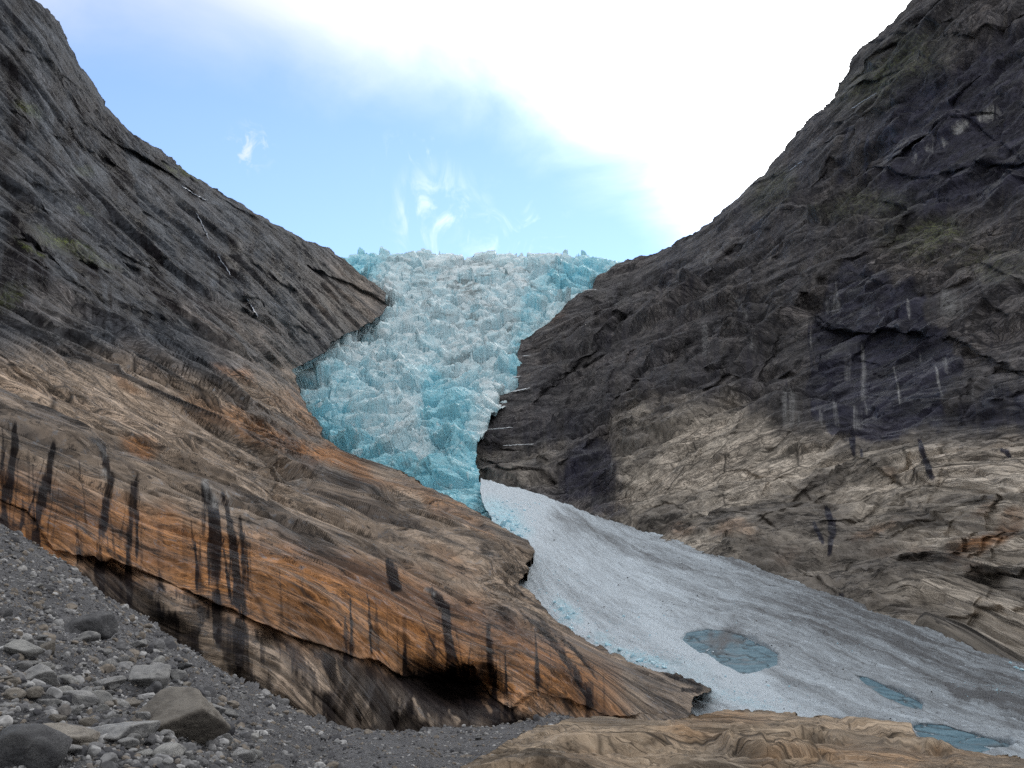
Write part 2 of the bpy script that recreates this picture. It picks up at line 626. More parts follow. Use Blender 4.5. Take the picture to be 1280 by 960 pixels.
    k1 = cracks((0.9 * an, 0.9, 0.9), 0.09, 0.030)
    k2 = cracks((an, 1.0, 1.0), 0.33, 0.05)
    kk = t.math('MULTIPLY', t.math('MAXIMUM', k1, t.math('MULTIPLY', k2, 0.7)), t.ramp(n_big, 0.38, 0.58))
    l1 = t.ramp(t.math('ABSOLUTE', t.math('SUBTRACT', lines, 0.5)), 0.026, 0.006)
    l1 = t.math('MULTIPLY', l1, t.ramp(n_mid, 0.56, 0.44))
    l2 = t.ramp(t.math('ABSOLUTE', t.math('SUBTRACT', lin2, 0.5)), 0.030, 0.006)
    l2 = t.math('MULTIPLY', l2, t.ramp(n_big, 0.42, 0.58))
    kk = t.math('MAXIMUM', kk, t.math('MULTIPLY', t.math('MAXIMUM', l1, t.math('MULTIPLY', l2, 0.85)), ln), clamp=True)
    col = t.mix(t.math('MULTIPLY', kk, 0.85), col, tuple(0.16 * x for x in grey))
    # water stain: vertical dark seep; wet also carries some painted shade
    seep = t.math('ADD', t.ramp(drip, 0.44, 0.60), t.ramp(drip2, 0.46, 0.60))
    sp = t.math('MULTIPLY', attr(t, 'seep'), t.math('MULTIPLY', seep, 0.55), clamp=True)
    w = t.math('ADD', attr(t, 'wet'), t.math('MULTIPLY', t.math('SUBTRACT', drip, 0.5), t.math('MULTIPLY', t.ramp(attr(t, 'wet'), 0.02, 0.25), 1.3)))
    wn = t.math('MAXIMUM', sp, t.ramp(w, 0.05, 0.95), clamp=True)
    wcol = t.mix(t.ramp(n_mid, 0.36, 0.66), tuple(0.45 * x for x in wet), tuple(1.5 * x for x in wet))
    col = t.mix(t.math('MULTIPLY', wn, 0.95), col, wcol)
    pn = t.math('MULTIPLY', attr(t, 'palem'), t.math('MULTIPLY', t.ramp(drip, 0.40, 0.58), t.ramp(n_fin, 0.38, 0.56, 0.2, 1.0)), clamp=True)
    col = t.mix(pn, col, (0.42, 0.42, 0.42))
    mo = t.math('MULTIPLY', t.math('MULTIPLY', attr(t, 'moss'), 0.75), t.ramp(n_fin, 0.42, 0.60), clamp=True)
    col = t.mix(mo, col, t.mix(t.ramp(n_mid, 0.35, 0.65), (0.05, 0.07, 0.02), (0.20, 0.25, 0.035)))
    t.put(b.inputs['Base Color'], col)
    rg = t.math('SUBTRACT', t.ramp(n_mid, 0.3, 0.7, 0.78, 0.92), t.math('MULTIPLY', wn, wetgloss))
    t.put(b.inputs['Roughness'], rg)
    t.put(b.inputs['Specular IOR Level'], t.math('ADD', 0.15, t.math('MULTIPLY', wn, wetspec)))
    hgt = t.math('ADD', t.math('MULTIPLY', n_mid, 0.5 * unit), t.math('MULTIPLY', n_fin, 0.18 * unit))
    hgt = t.math('ADD', hgt, t.math('ADD', t.math('MULTIPLY', dA, 0.75), t.math('ADD', t.math('MULTIPLY', dB, 0.75), t.math('MULTIPLY', dC, 0.7))))
    hgt = t.math('SUBTRACT', hgt, t.math('MULTIPLY', kk, 0.35 * unit))
    bp = t.n('ShaderNodeBump', ins={'Strength': bump, 'Distance': 1.0, 'Height': hgt})
    t.put(b.inputs['Normal'], bp)
    return m


def ensure_masks(b, names):
    for n in names:
        b.mask(n)


ROCK_MASKS = ('rust', 'tanm', 'wet', 'palem', 'moss', 'seep')  # wet also holds painted cave shade, palem also painted glints


def frame_from(body, a, c):
    """foliation frame: e1 along the bedding, e3 normal to it"""
    p, _ = body.at(*a); q, _ = body.at(*c)
    e1 = (q - p) / np.linalg.norm(q - p)
    return e1


def foot_weight(lam, foot):
    return sstep(lam / foot, 2.4, 5.0)


def band_weight(lam, d, lo=0.006, hi=0.16):
    r = lam / d
    return sstep(r, lo * 0.6, lo * 1.2) * sstep(r, hi * 1.3, hi * 0.7)


def bedding(body, E, x0, y0, slope):
    """coordinates unrolled on the smooth base surface: along the beds, down the face from a bed line, through the beds"""
    P = body.P0
    step = np.linalg.norm(np.diff(P, axis=0), axis=-1)
    lg = np.log(step + 1e-6)
    for ax, wid in ((1, 110), (0, 30), (1, 110), (0, 30)):        # even out local swells so that beds run straight
        wid = max(2, int(wid / body.step))
        pad = [(0, 0), (0, 0)]; pad[ax] = (wid, wid)
        cs = np.cumsum(np.pad(lg, pad, mode='edge'), axis=ax)
        n_ = lg.shape[ax]
        lg = (np.take(cs, np.arange(2 * wid, 2 * wid + n_), axis=ax) - np.take(cs, np.arange(0, n_), axis=ax)) / (2 * wid)
    arc = np.concatenate([np.zeros((1, P.shape[1])), np.cumsum(np.exp(lg), 0)], 0)
    yr = np.clip(y0 + slope * (body.xs - x0), body.ys[0], body.ys[-1])
    ref = np.array([np.interp(yr[j], body.ys, arc[:, j]) for j in range(P.shape[1])])
    v = arc - ref[None]
    return np.stack([P @ E[0], v, 0.3 * (P @ E[2])], -1)


def rock_relief(body, E, bed, seed, facet=0.30, terr=0.22, rough=0.10, aniso=(3.0, 1.5, 1.0), lams=(1.0, 3.2, 10, 32), amp=None):
    """blocky foliated relief; E = 3x3 frame rows"""
    P = body.P.reshape(-1, 3)
    d = body.D0.reshape(-1)
    C = bedding(body, E, *bed).reshape(-1, 3)
    out = np.zeros(len(P), F4)
    use = (body.edge.reshape(-1) > -6)
    gx = np.gradient(body.P, axis=1); gy = np.gradient(body.P, axis=0)
    foot = np.maximum(np.linalg.norm(gx, axis=-1), np.linalg.norm(gy, axis=-1))
    for _ in range(3):                               # the widest step nearby counts
        foot = np.maximum(foot, np.maximum(np.roll(foot, 1, 0), np.roll(foot, -1, 0)))
    foot = foot.reshape(-1)
    warp = np.stack([fbm(C / 40 + 3.1 * k, 3, seed + 40 + k) for k in range(3)], 1) * 2.5
    an = np.array(aniso)
    for k, lam in enumerate(lams):
        w = band_weight(lam, d) * use * foot_weight(lam * 1.3, foot)
        m = np.where(w > 0.01)[0]
        if len(m) == 0:
            continue
        c = (C[m] + warp[m] * min(1, lam / 10)) / (lam * an)
        c = c + 0.07 * np.stack([fbm(c * 1.3 + j * 7.7, 2, seed + 60 + j) for j in range(3)], 1)
        gap, hg, g = worley(c, seed + k)
        ed = sstep(gap, 0.0, 0.14)
        h = facet * hg * (0.3 + 0.7 * ed) - 0.30 * (1 - ed) * facet
        # peeled sheets
        s = fbm(c * 0.6 + 11, 3, seed + 20 + k)
        st = s * 3.0
        fl = np.floor(st); fr = st - fl
        h = h + terr * (fl + sstep(fr, 0.70, 1.0)) / 3.0 * 1.6
        out[m] += (lam * w[m] * h).astype(F4)
    for k, lam in enumerate((0.5, 1, 2, 4, 8, 16, 32, 64)):
        w = band_weight(lam, d, 0.003, 0.2) * use * foot_weight(lam, foot)
        m = np.where(w > 0.01)[0]
        if len(m) == 0:
            continue
        c = C[m] / (lam * np.sqrt(an))
        out[m] += (rough * lam * w[m] * ridged(c, 1, seed + 80 + k) * 0.7).astype(F4)
    out *= 0.28 + 0.72 * sstep(body.edge.reshape(-1), 0, 50)
    if amp is not None:
        out *= amp.reshape(-1)
    body.displace(out)
    body.C = C.reshape(body.P.shape)
    body.relocate()


#==BODIES==
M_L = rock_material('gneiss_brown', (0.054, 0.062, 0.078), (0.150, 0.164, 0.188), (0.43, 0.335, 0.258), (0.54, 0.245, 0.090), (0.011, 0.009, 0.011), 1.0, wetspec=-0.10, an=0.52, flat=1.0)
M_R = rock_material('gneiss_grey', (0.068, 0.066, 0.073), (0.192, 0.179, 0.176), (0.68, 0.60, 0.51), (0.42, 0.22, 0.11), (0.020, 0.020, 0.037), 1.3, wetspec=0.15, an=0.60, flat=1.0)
M_O = rock_material('gneiss_outcrop', (0.18, 0.145, 0.115), (0.36, 0.30, 0.235), (0.46, 0.355, 0.255), (0.46, 0.255, 0.12), (0.03, 0.025, 0.022), 0.35, an=0.8, ln=0.25)

# ---- left mountain with the rounded orange slab at its foot
L_OUT = [(-250, -330), (-60, -125), (20, -25), (40, 0), (62, 14), (76, 30), (84, 52), (98, 80), (118, 108), (140, 142), (165, 166), (200, 190), (232, 213),
         (300, 255), (340, 279), (380, 299), (412, 310), (432, 325), (455, 346), (482, 365), (483, 380), (478, 395), (450, 410), (412, 428), (408, 440), (385, 452), (364, 464),
         (375, 486), (385, 512), (402, 540), (425, 566), (475, 582), (520, 600), (560, 620), (600, 642), (622, 656), (640, 668), (658, 680), (666, 690), (662, 700),
         (650, 708), (655, 715), (646, 729), (670, 752), (690, 770), (725, 795), (760, 812), (790, 830), (815, 838), (840, 842), (866, 850), (888, 862), (868, 872), (862, 892), (870, 920), (760, 940), (720, 945),
         (660, 955), (520, 955), (430, 952), (330, 917), (200, 837), (120, 782), (0, 707), (-250, 700)]
L_CT = [(885, 865, 90), (860, 885, 84), (790, 830, 110), (720, 795, 132), (650, 730, 160), (665, 690, 178), (640, 665, 200), (545, 610, 265), (425, 565, 340), (365, 462, 460), (410, 430, 570), (482, 365, 770), (430, 325, 740),
        (300, 255, 610), (165, 165, 500), (40, 0, 400), (0, 0, 365), (0, 150, 290), (0, 300, 205), (0, 440, 122), (0, 540, 82), (0, 600, 67), (0, 640, 61), (0, 700, 56),
        (150, 300, 330), (300, 350, 470), (200, 420, 260), (300, 470, 270), (150, 500, 135), (300, 530, 170), (450, 610, 195), (560, 670, 165),
        (100, 600, 74), (200, 610, 84), (200, 680, 66), (300, 700, 68), (300, 640, 86), (400, 740, 66), (400, 680, 92), (520, 720, 96), (520, 780, 68), (620, 800, 76), (700, 830, 82), (620, 740, 118), (760, 860, 88),
        (480, 820, 62), (350, 785, 60.5), (270, 757, 60), (140, 700, 61), (600, 835, 67), (700, 870, 76), (760, 900, 80),
        (120, 770, 57), (330, 900, 52), (430, 940, 52), (520, 930, 58), (640, 940, 62), (720, 940, 74),
        (-250, -300, 330), (-250, 0, 260), (-250, 300, 150), (-250, 500, 72), (-250, 700, 50)]
L = Body(L_OUT, L_CT, 1.15, jag=2.6, jscale=0.09, seed=3, yfac=0.75)
LIP = [(-30, 626), (0, 635), (30, 646), (65, 694), (100, 702), (140, 702), (200, 724), (270, 758), (350, 790), (420, 812), (480, 830), (505, 844), (540, 843), (562, 834), (590, 832), (612, 868), (640, 886), (668, 864), (735, 888), (765, 896), (860, 888)]
L.ledge(LIP, 0.030, 22, 16, 2.5, True)
L.ledge(LIP, -0.012, 40, 4, 2.5)
# buttresses at the foot of the overhang
for bx, by, rx, ry, h in ((385, 868, 26, 60, -0.085), (345, 850, 14, 55, -0.05), (300, 820, 14, 40, -0.05), (285, 790, 20, 30, -0.03), (85, 710, 18, 14, -0.03), (215, 762, 30, 20, -0.05), (458, 885, 8, 28, -0.05), (502, 890, 7, 20, -0.04), (650, 880, 22, 26, -0.04), (430, 870, 8, 40, -0.03)):
    L.dent(bx, by, rx, ry, h, 20)
L.dent(565, 858, 52, 22, 0.17, 12)
L.dent(135, 715, 40, 10, 0.025, 10)
L.dent(340, 850, 75, 40, -0.045, 30)
L.dent(230, 775, 60, 20, -0.03, 30)
L.dent(335, 800, 20, 14, 0.03, 20)
for cx, cy, rx, ry, h, r in ((560, 790, 14, 40, 0.035, -12), (612, 850, 10, 26, 0.03, -20), (300, 690, 10, 60, 0.012, -6), (265, 690, 7, 60, 0.010, -6)):
    L.dent(cx, cy, rx, ry, h, r)
# bedding breaks
for pl, h, wu, wd in (
    ([(0, 492), (60, 512), (110, 525), (140, 540), (190, 560), (230, 585), (262, 600)], 0.030, 8, 10),
    ([(200, 545), (250, 560), (300, 575), (340, 590), (400, 612), (450, 640), (500, 662)], 0.030, 9, 10),
    ([(175, 575), (215, 590), (250, 600)], 0.02, 6, 8),
    ([(130, 465), (180, 480), (220, 500), (280, 520), (330, 545)], 0.035, 10, 12),
    ([(0, 470), (40, 480), (90, 495), (140, 505)], 0.03, 8, 9),
    ([(60, 475), (100, 490), (150, 515)], 0.02, 6, 8),
    ([(400, 572), (440, 592), (480, 608), (520, 622), (560, 640), (600, 660), (625, 680)], 0.035, 9, 10),
    ([(420, 632), (470, 655), (520, 680), (570, 702), (610, 722), (645, 735)], 0.022, 8, 9),
    ([(300, 640), (345, 655), (400, 680), (440, 705), (480, 720)], 0.016, 7, 8),
    ([(310, 716), (350, 728), (400, 744), (440, 765), (480, 785), (520, 800)], 0.030, 9, 9),
    ([(140, 665), (180, 680), (220, 700), (255, 722)], 0.020, 7, 8),
    ([(310, 745), (360, 770), (420, 778), (470, 800)], 0.012, 7, 7),
    ([(375, 715), (420, 735), (460, 750), (520, 775)], 0.022, 8, 8),
    ([(540, 715), (580, 735), (620, 745), (640, 752)], 0.018, 7, 8),
    ([(600, 760), (640, 775), (690, 800), (720, 825), (760, 850)], 0.016, 7, 8),
    ([(640, 735), (690, 770), (740, 800), (800, 838), (840, 856)], 0.014, 6, 7),
    ([(625, 815), (660, 830), (700, 845), (735, 862)], 0.02, 8, 8),
    ([(240, 620), (300, 630), (340, 650)], 0.01, 5, 6),
    ([(250, 640), (300, 660), (360, 690)], 0.006, 5, 6),
    # upper cliff
    ([(30, 255), (80, 275), (130, 300), (170, 330), (215, 350)], 0.030, 12, 16),
    ([(0, 300), (50, 312), (100, 325), (150, 350), (190, 380)], 0.035, 12, 16),
    ([(165, 330), (195, 325), (215, 330), (245, 350), (300, 385), (340, 410)], 0.03, 10, 14),
    ([(165, 185), (205, 200), (250, 232), (300, 262), (350, 290), (400, 318)], 0.020, 9, 14),
    ([(190, 240), (230, 262), (270, 290), (300, 318)], 0.018, 9, 12),
    ([(290, 372), (320, 380), (350, 402), (400, 425)], 0.03, 9, 12),
    ([(80, 160), (130, 175), (190, 205)], 0.02, 9, 14),
    ([(0, 140), (60, 165), (120, 190), (170, 222)], 0.025, 12, 16),
    ([(0, 210), (60, 240), (110, 250)], 0.025, 10, 16),
    ([(230, 395), (270, 415), (320, 440), (360, 462)], 0.03, 8, 12),
    ([(180, 428), (210, 430), (235, 450), (260, 465)], 0.03, 8, 12),
    ([(40, 400), (90, 420), (110, 440)], 0.03, 8, 12),
    ([(380, 330), (420, 350), (450, 362), (480, 372)], 0.025, 7, 9),
    ([(330, 485), (380, 520), (410, 548)], 0.02, 7, 8),
    ([(370, 470), (380, 490), (395, 515)], 0.02, 6, 8),
    ([(20, 60), (60, 80), (100, 110)], 0.02, 9, 12),
):
    L.ledge(pl, h * (0.55 if pl[0][1] < 440 and h > 0.015 else 0.8), wu, wd, 2.0, pl[0][1] < 440)
rs = np.random.default_rng(77)
for k in range(64):                                   # thin straight bedding joints
    x0 = rs.uniform(-60, 760); y0 = rs.uniform(400, 860)
    top = np.interp(x0, [0, 370, 650, 880], [400, 470, 690, 850]); bot = np.interp(x0, [p[0] for p in LIP], [p[1] for p in LIP]) - 6
    if not top < y0 < bot:
        continue
    ln = rs.uniform(40, 190); sl = rs.uniform(0.36, 0.58)
    L.ledge([(x0, y0), (x0 + 0.5 * ln, y0 + 0.5 * ln * sl + rs.uniform(-4, 4)), (x0 + ln, y0 + ln * sl)], rs.uniform(0.006, 0.014), rs.uniform(3, 7), rs.uniform(3, 6), 1.0)
for k in range(60):
    x0 = rs.uniform(-40, 420); y0 = rs.uniform(0, 440)
    ln = rs.uniform(40, 150); sl = rs.uniform(0.45, 0.85)
    L.ledge([(x0, y0), (x0 + 0.5 * ln, y0 + 0.5 * ln * sl + rs.uniform(-5, 5)), (x0 + ln, y0 + ln * sl)], rs.uniform(0.010, 0.022), rs.uniform(4, 9), rs.uniform(4, 10), 1.5, k % 2 == 0)
L.update()
e1 = frame_from(L, (250, 560), (560, 690))
pn = L.N[(L.Y > 560) & (L.Y < 700) & (L.X > 100) & (L.X < 560) & L.keep].mean(0)
e3 = pn - e1 * (pn @ e1); e3 /= np.linalg.norm(e3)
E_L = np.stack([e1, np.cross(e3, e1), e3])
lowf = sstep(L.Y - (560 + 0.28 * L.X), 0, 60)            # smooth ice-polished slab near the lip
rock_relief(L, E_L, (300, 610, 0.44), 11, facet=0.22, terr=0.09, rough=0.05, aniso=(4.0, 1.2, 2.2), lams=(0.8, 2.4, 7, 20), amp=(1 - 0.70 * lowf) * (1 - 0.35 * sstep(L.Y, 430, 380)))
WL = L.warped(14, 0.02, 300)
L.zone('tanm', [(-300, 430), (60, 440), (150, 440), (260, 470), (370, 470), (480, 560), (700, 660), (950, 860), (870, 1000), (-300, 1000)], 1.0, 28, WL)
L.zone('rust', [(-300, 590), (0, 585), (100, 610), (200, 640), (300, 668), (400, 690), (500, 720), (600, 752), (700, 800), (760, 850), (780, 905), (620, 880), (520, 850), (350, 800), (200, 735), (80, 705), (-300, 640)], 1.0, 26, WL)
for a in ((330, 545, 90, 16, .7, 20), (400, 560, 60, 14, .6, 24), (170, 560, 20, 8, .6, 25), (560, 640, 60, 10, .5, 28), (450, 590, 50, 8, .6, 25), (560, 700, 40, 10, .3, 28), (175, 555, 22, 9, .7, 25), (385, 515, 40, 14, .5, 30), (290, 465, 30, 8, .5, 30), (160, 475, 26, 6, .4, 30)):
    L.blob('rust', a[0], a[1], a[2], a[3], a[4], a[5], 0.6, WL)
for pl, w0, w1, v in (
    ([(18, 520), (18, 560), (12, 600), (4, 640)], 5, 8, 1), ([(68, 545), (62, 590), (52, 620), (46, 670)], 7, 9, 1),
    ([(108, 540), (128, 560), (138, 600), (132, 640), (125, 690)], 8, 6, .9), ([(168, 595), (165, 640), (160, 700)], 6, 6, .9), ([(150, 575), (172, 592), (170, 640)], 3, 4, .7),
    ([(252, 595), (262, 630), (266, 680), (270, 745)], 12, 9, 1), ([(275, 605), (288, 650), (295, 700), (298, 780)], 4, 9, 1), ([(300, 640), (303, 680), (305, 720)], 4, 5, .8),
    ([(484, 695), (490, 715), (498, 745)], 9, 9, 1), ([(530, 730), (545, 745), (556, 760), (560, 800), (565, 840)], 9, 8, 1), ([(610, 775), (612, 820), (618, 860)], 7, 7, .8),
    ([(505, 765), (507, 800), (510, 840)], 6, 8, .6), ([(540, 790), (540, 830)], 12, 10, .6), ([(465, 780), (468, 820)], 3, 4, .4), ([(377, 715), (378, 745)], 3, 3, .5),
    ([(640, 755), (690, 800), (720, 840), (735, 870)], 5, 6, .75), ([(660, 760), (715, 810), (755, 850)], 3, 4, .55), ([(735, 850), (740, 890)], 10, 12, .6), ([(710, 870), (712, 892)], 8, 8, .5),
    ([(200, 650), (200, 720)], 8, 8, .35), ([(330, 650), (332, 700)], 9, 9, .3), ([(230, 640), (232, 720)], 6, 6, .35), ([(850, 862), (880, 864)], 6, 4, .9), ([(825, 840), (865, 853), (885, 862)], 5, 5, .8),
):
    L.streak('wet', pl, w0, w1, v, seed=int(pl[0][0]) % 13)
    if pl[-1][1] - pl[0][1] > 50:                      # the main seeps run on over the edge, and thin threads run beside them
        (xa, ya), (xb, yb) = pl[0], pl[-1]
        L.streak('wet', [(xb, yb - 12), (xb + 1, yb + 30), (xb + 2, yb + 62)], w1, w1 * 0.6, 0.8 * v, seed=int(xa) % 7)
        for off in (-1.5, 1.3, 2.1):
            L.streak('wet', [(xa + off * w0, ya + 14 * abs(off)), (0.5 * (xa + xb) + off * w0 * 1.1, 0.5 * (ya + yb)), (xb + off * w0 * 1.2, yb + 12 * off)], 0.7, 2.0, 0.6 * v, seed=int(xa + 9 * off) % 11)
rs = np.random.default_rng(31)
for k in range(46):                                   # thin seeps down the face of the slab
    x0 = rs.uniform(-5, 700)
    y1 = np.interp(x0, [p[0] for p in LIP], [p[1] for p in LIP]) + rs.uniform(-10, 30)
    y0 = y1 - rs.uniform(30, 120)
    dx = rs.uniform(-4, 6)
    L.streak('wet', [(x0, y0), (x0 + dx * 0.5, 0.5 * (y0 + y1)), (x0 + dx, y1)], rs.uniform(0.8, 2.0), rs.uniform(1.5, 5.0), rs.uniform(0.3, 0.75), seed=k)
L.blob('wet', 565, 860, 60, 26, 0.6, 12, 0.6, WL)  # shade painted into the hollow under the lip, through the wet mask
# dark wall under the lip, cut by tan columns on the buttresses
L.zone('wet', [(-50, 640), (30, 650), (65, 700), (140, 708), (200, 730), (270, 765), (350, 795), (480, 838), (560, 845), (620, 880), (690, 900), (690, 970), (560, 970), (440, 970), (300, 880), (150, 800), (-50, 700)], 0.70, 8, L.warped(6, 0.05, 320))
for pl, w0, w1, v in (
    ([(262, 770), (258, 800), (275, 840), (290, 870)], 10, 14, -.8), ([(312, 775), (318, 810), (325, 850), (335, 890)], 6, 9, -.85), ([(328, 780), (345, 830), (370, 880), (400, 930)], 12, 30, -.95),
    ([(350, 800), (362, 850), (380, 890)], 6, 12, -.8), ([(375, 808), (395, 830), (405, 850), (410, 872)], 7, 9, -.75), ([(372, 850), (388, 868)], 4, 6, -.8), ([(445, 865), (458, 890), (462, 912)], 6, 9, -.75), ([(420, 820), (425, 850), (432, 860)], 1.5, 2, -.6), ([(502, 838), (502, 846)], 2, 2, -.7),
    ([(498, 885), (502, 900), (505, 912)], 3, 5, -.5), ([(515, 870), (525, 890), (530, 905)], 3, 5, -.6), ([(560, 885), (575, 905)], 4, 5, -.6), ([(600, 873), (618, 892)], 3, 4, -.55), ([(536, 890), (540, 910)], 3, 3, -.4), ([(640, 850), (655, 870), (680, 900)], 14, 16, -.6),
    ([(500, 870), (500, 885)], 2, 2, -.5), ([(30, 655), (28, 680)], 3, 3, -.7), ([(70, 705), (110, 712)], 8, 6, -.8), ([(190, 740), (230, 760), (245, 790)], 14, 14, -.75)):
    L.streak('wet', pl, w0, w1, v, seed=int(pl[0][0]) % 11)
np.clip(L.mask('wet'), 0, 1, out=L.mask('wet'))
# painted glints of bright sky on the wet tops of the seeps
for pl, w0, w1, v in (([(255, 597), (262, 615), (270, 640)], 8, 7, .55), ([(282, 612), (288, 625), (292, 640)], 2, 2, .7), ([(128, 585), (136, 600)], 5, 5, .5), ([(120, 550), (135, 575)], 3, 4, .4), ([(530, 735), (545, 745)], 3, 3, .6), ([(225, 562), (235, 575)], 2, 2, .7), ([(118, 515), (175, 548)], 3, 4, .35), ([(15, 515), (20, 535)], 3, 3, .4),
                       ([(370, 598), (385, 608)], 3, 3, .5), ([(425, 632), (438, 640)], 2, 2, .6)):
    L.streak('palem', pl, w0, w1, v)
# upper cliff: broad dark seepage, moss on ledges
L.zone('seep', [(-300, -400), (60, -20), (200, 180), (450, 330), (440, 400), (330, 430), (180, 420), (-300, 430)], 0.95, 40, WL)
for a in ((440, 375, 55, 45, .55, 30), (310, 425, 80, 30, .4, 30), (60, 385, 50, 30, .25, 0), (200, 370, 50, 16, .25, 30)):
    L.blob('tanm', a[0], a[1], a[2], a[3], a[4], a[5], 0.7, WL)
for a in ((120, 190, 70, 50, .5), (60, 330, 70, 40, .4), (290, 300, 30, 40, .6), (200, 350, 40, 25, .5), (250, 240, 60, 14, .5), (350, 330, 30, 14, .3)):
    L.blob('seep', a[0], a[1], a[2], a[3], a[4], 20, 0.6, WL)
for a in ((245, 219, 22, 3.5, 1.0, 32), (95, 300, 22, 3, .8, 22), (40, 306, 20, 2.5, .7, 14), (105, 263, 10, 2.5, .8, 25), (35, 140, 18, 8, .5, 20), (215, 210, 14, 3, .5, 30), (70, 295, 30, 6, .4, 20), (100, 210, 10, 6, .35, 20), (110, 315, 40, 8, .35, 24), (15, 370, 18, 18, .3, 0)):
    L.blob('moss', a[0], a[1], a[2], a[3], a[4], a[5], 0.6, WL)
ensure_masks(L, ROCK_MASKS)
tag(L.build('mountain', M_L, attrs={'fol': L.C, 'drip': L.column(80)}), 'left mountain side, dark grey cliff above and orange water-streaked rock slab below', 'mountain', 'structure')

# ---- right mountain
R_OUT = [(518, 590), (545, 572), (562, 545), (586, 524), (602, 505), (630, 493), (650, 486), (645, 470), (648, 440), (652, 424), (668, 418), (690, 400), (700, 385), (722, 365), (740, 360), (748, 345), (770, 331), (790, 324), (815, 317), (838, 306), (860, 293), (890, 280), (905, 264), (918, 255), (940, 232), (958, 216), (985, 180), (1010, 152), (1043, 124), (1048, 108), (1062, 90), (1066, 75), (1080, 60), (1110, 32), (1140, -2),
         (1200, -80), (1350, -260), (1700, -560), (1900, -560), (1900, 1150), (1500, 1000), (1280, 900), (1130, 840), (990, 785), (860, 740), (770, 710), (700, 690), (590, 660), (540, 640)]
R_CT = [(590, 560, 445), (590, 650, 392), (700, 640, 346), (770, 665, 318), (860, 692, 277), (990, 737, 217), (1130, 787, 175), (1280, 845, 146), (1500, 930, 116), (650, 480, 540), (690, 400, 650), (740, 350, 720), (790, 325, 780), (860, 293, 700), (955, 220, 610), (1043, 125, 545), (1140, 0, 485), (1350, -260, 430), (1700, -560, 390), (1900, -500, 330), (1900, 300, 150), (1900, 900, 82),
        (1280, 0, 400), (1280, 150, 335), (1280, 300, 290), (1280, 450, 240), (1280, 540, 212), (1280, 700, 175), (1000, 540, 310), (1000, 300, 450), (850, 540, 380), (850, 420, 490), (1000, 650, 255), (1130, 600, 240), (1130, 400, 315), (1130, 500, 275), (720, 540, 445), (760, 430, 560), (1140, 200, 400), (900, 600, 315), (1140, 690, 208)]
R = Body(R_OUT, R_CT, 1.15, jag=2.4, jscale=0.07, seed=23, yfac=0.75)
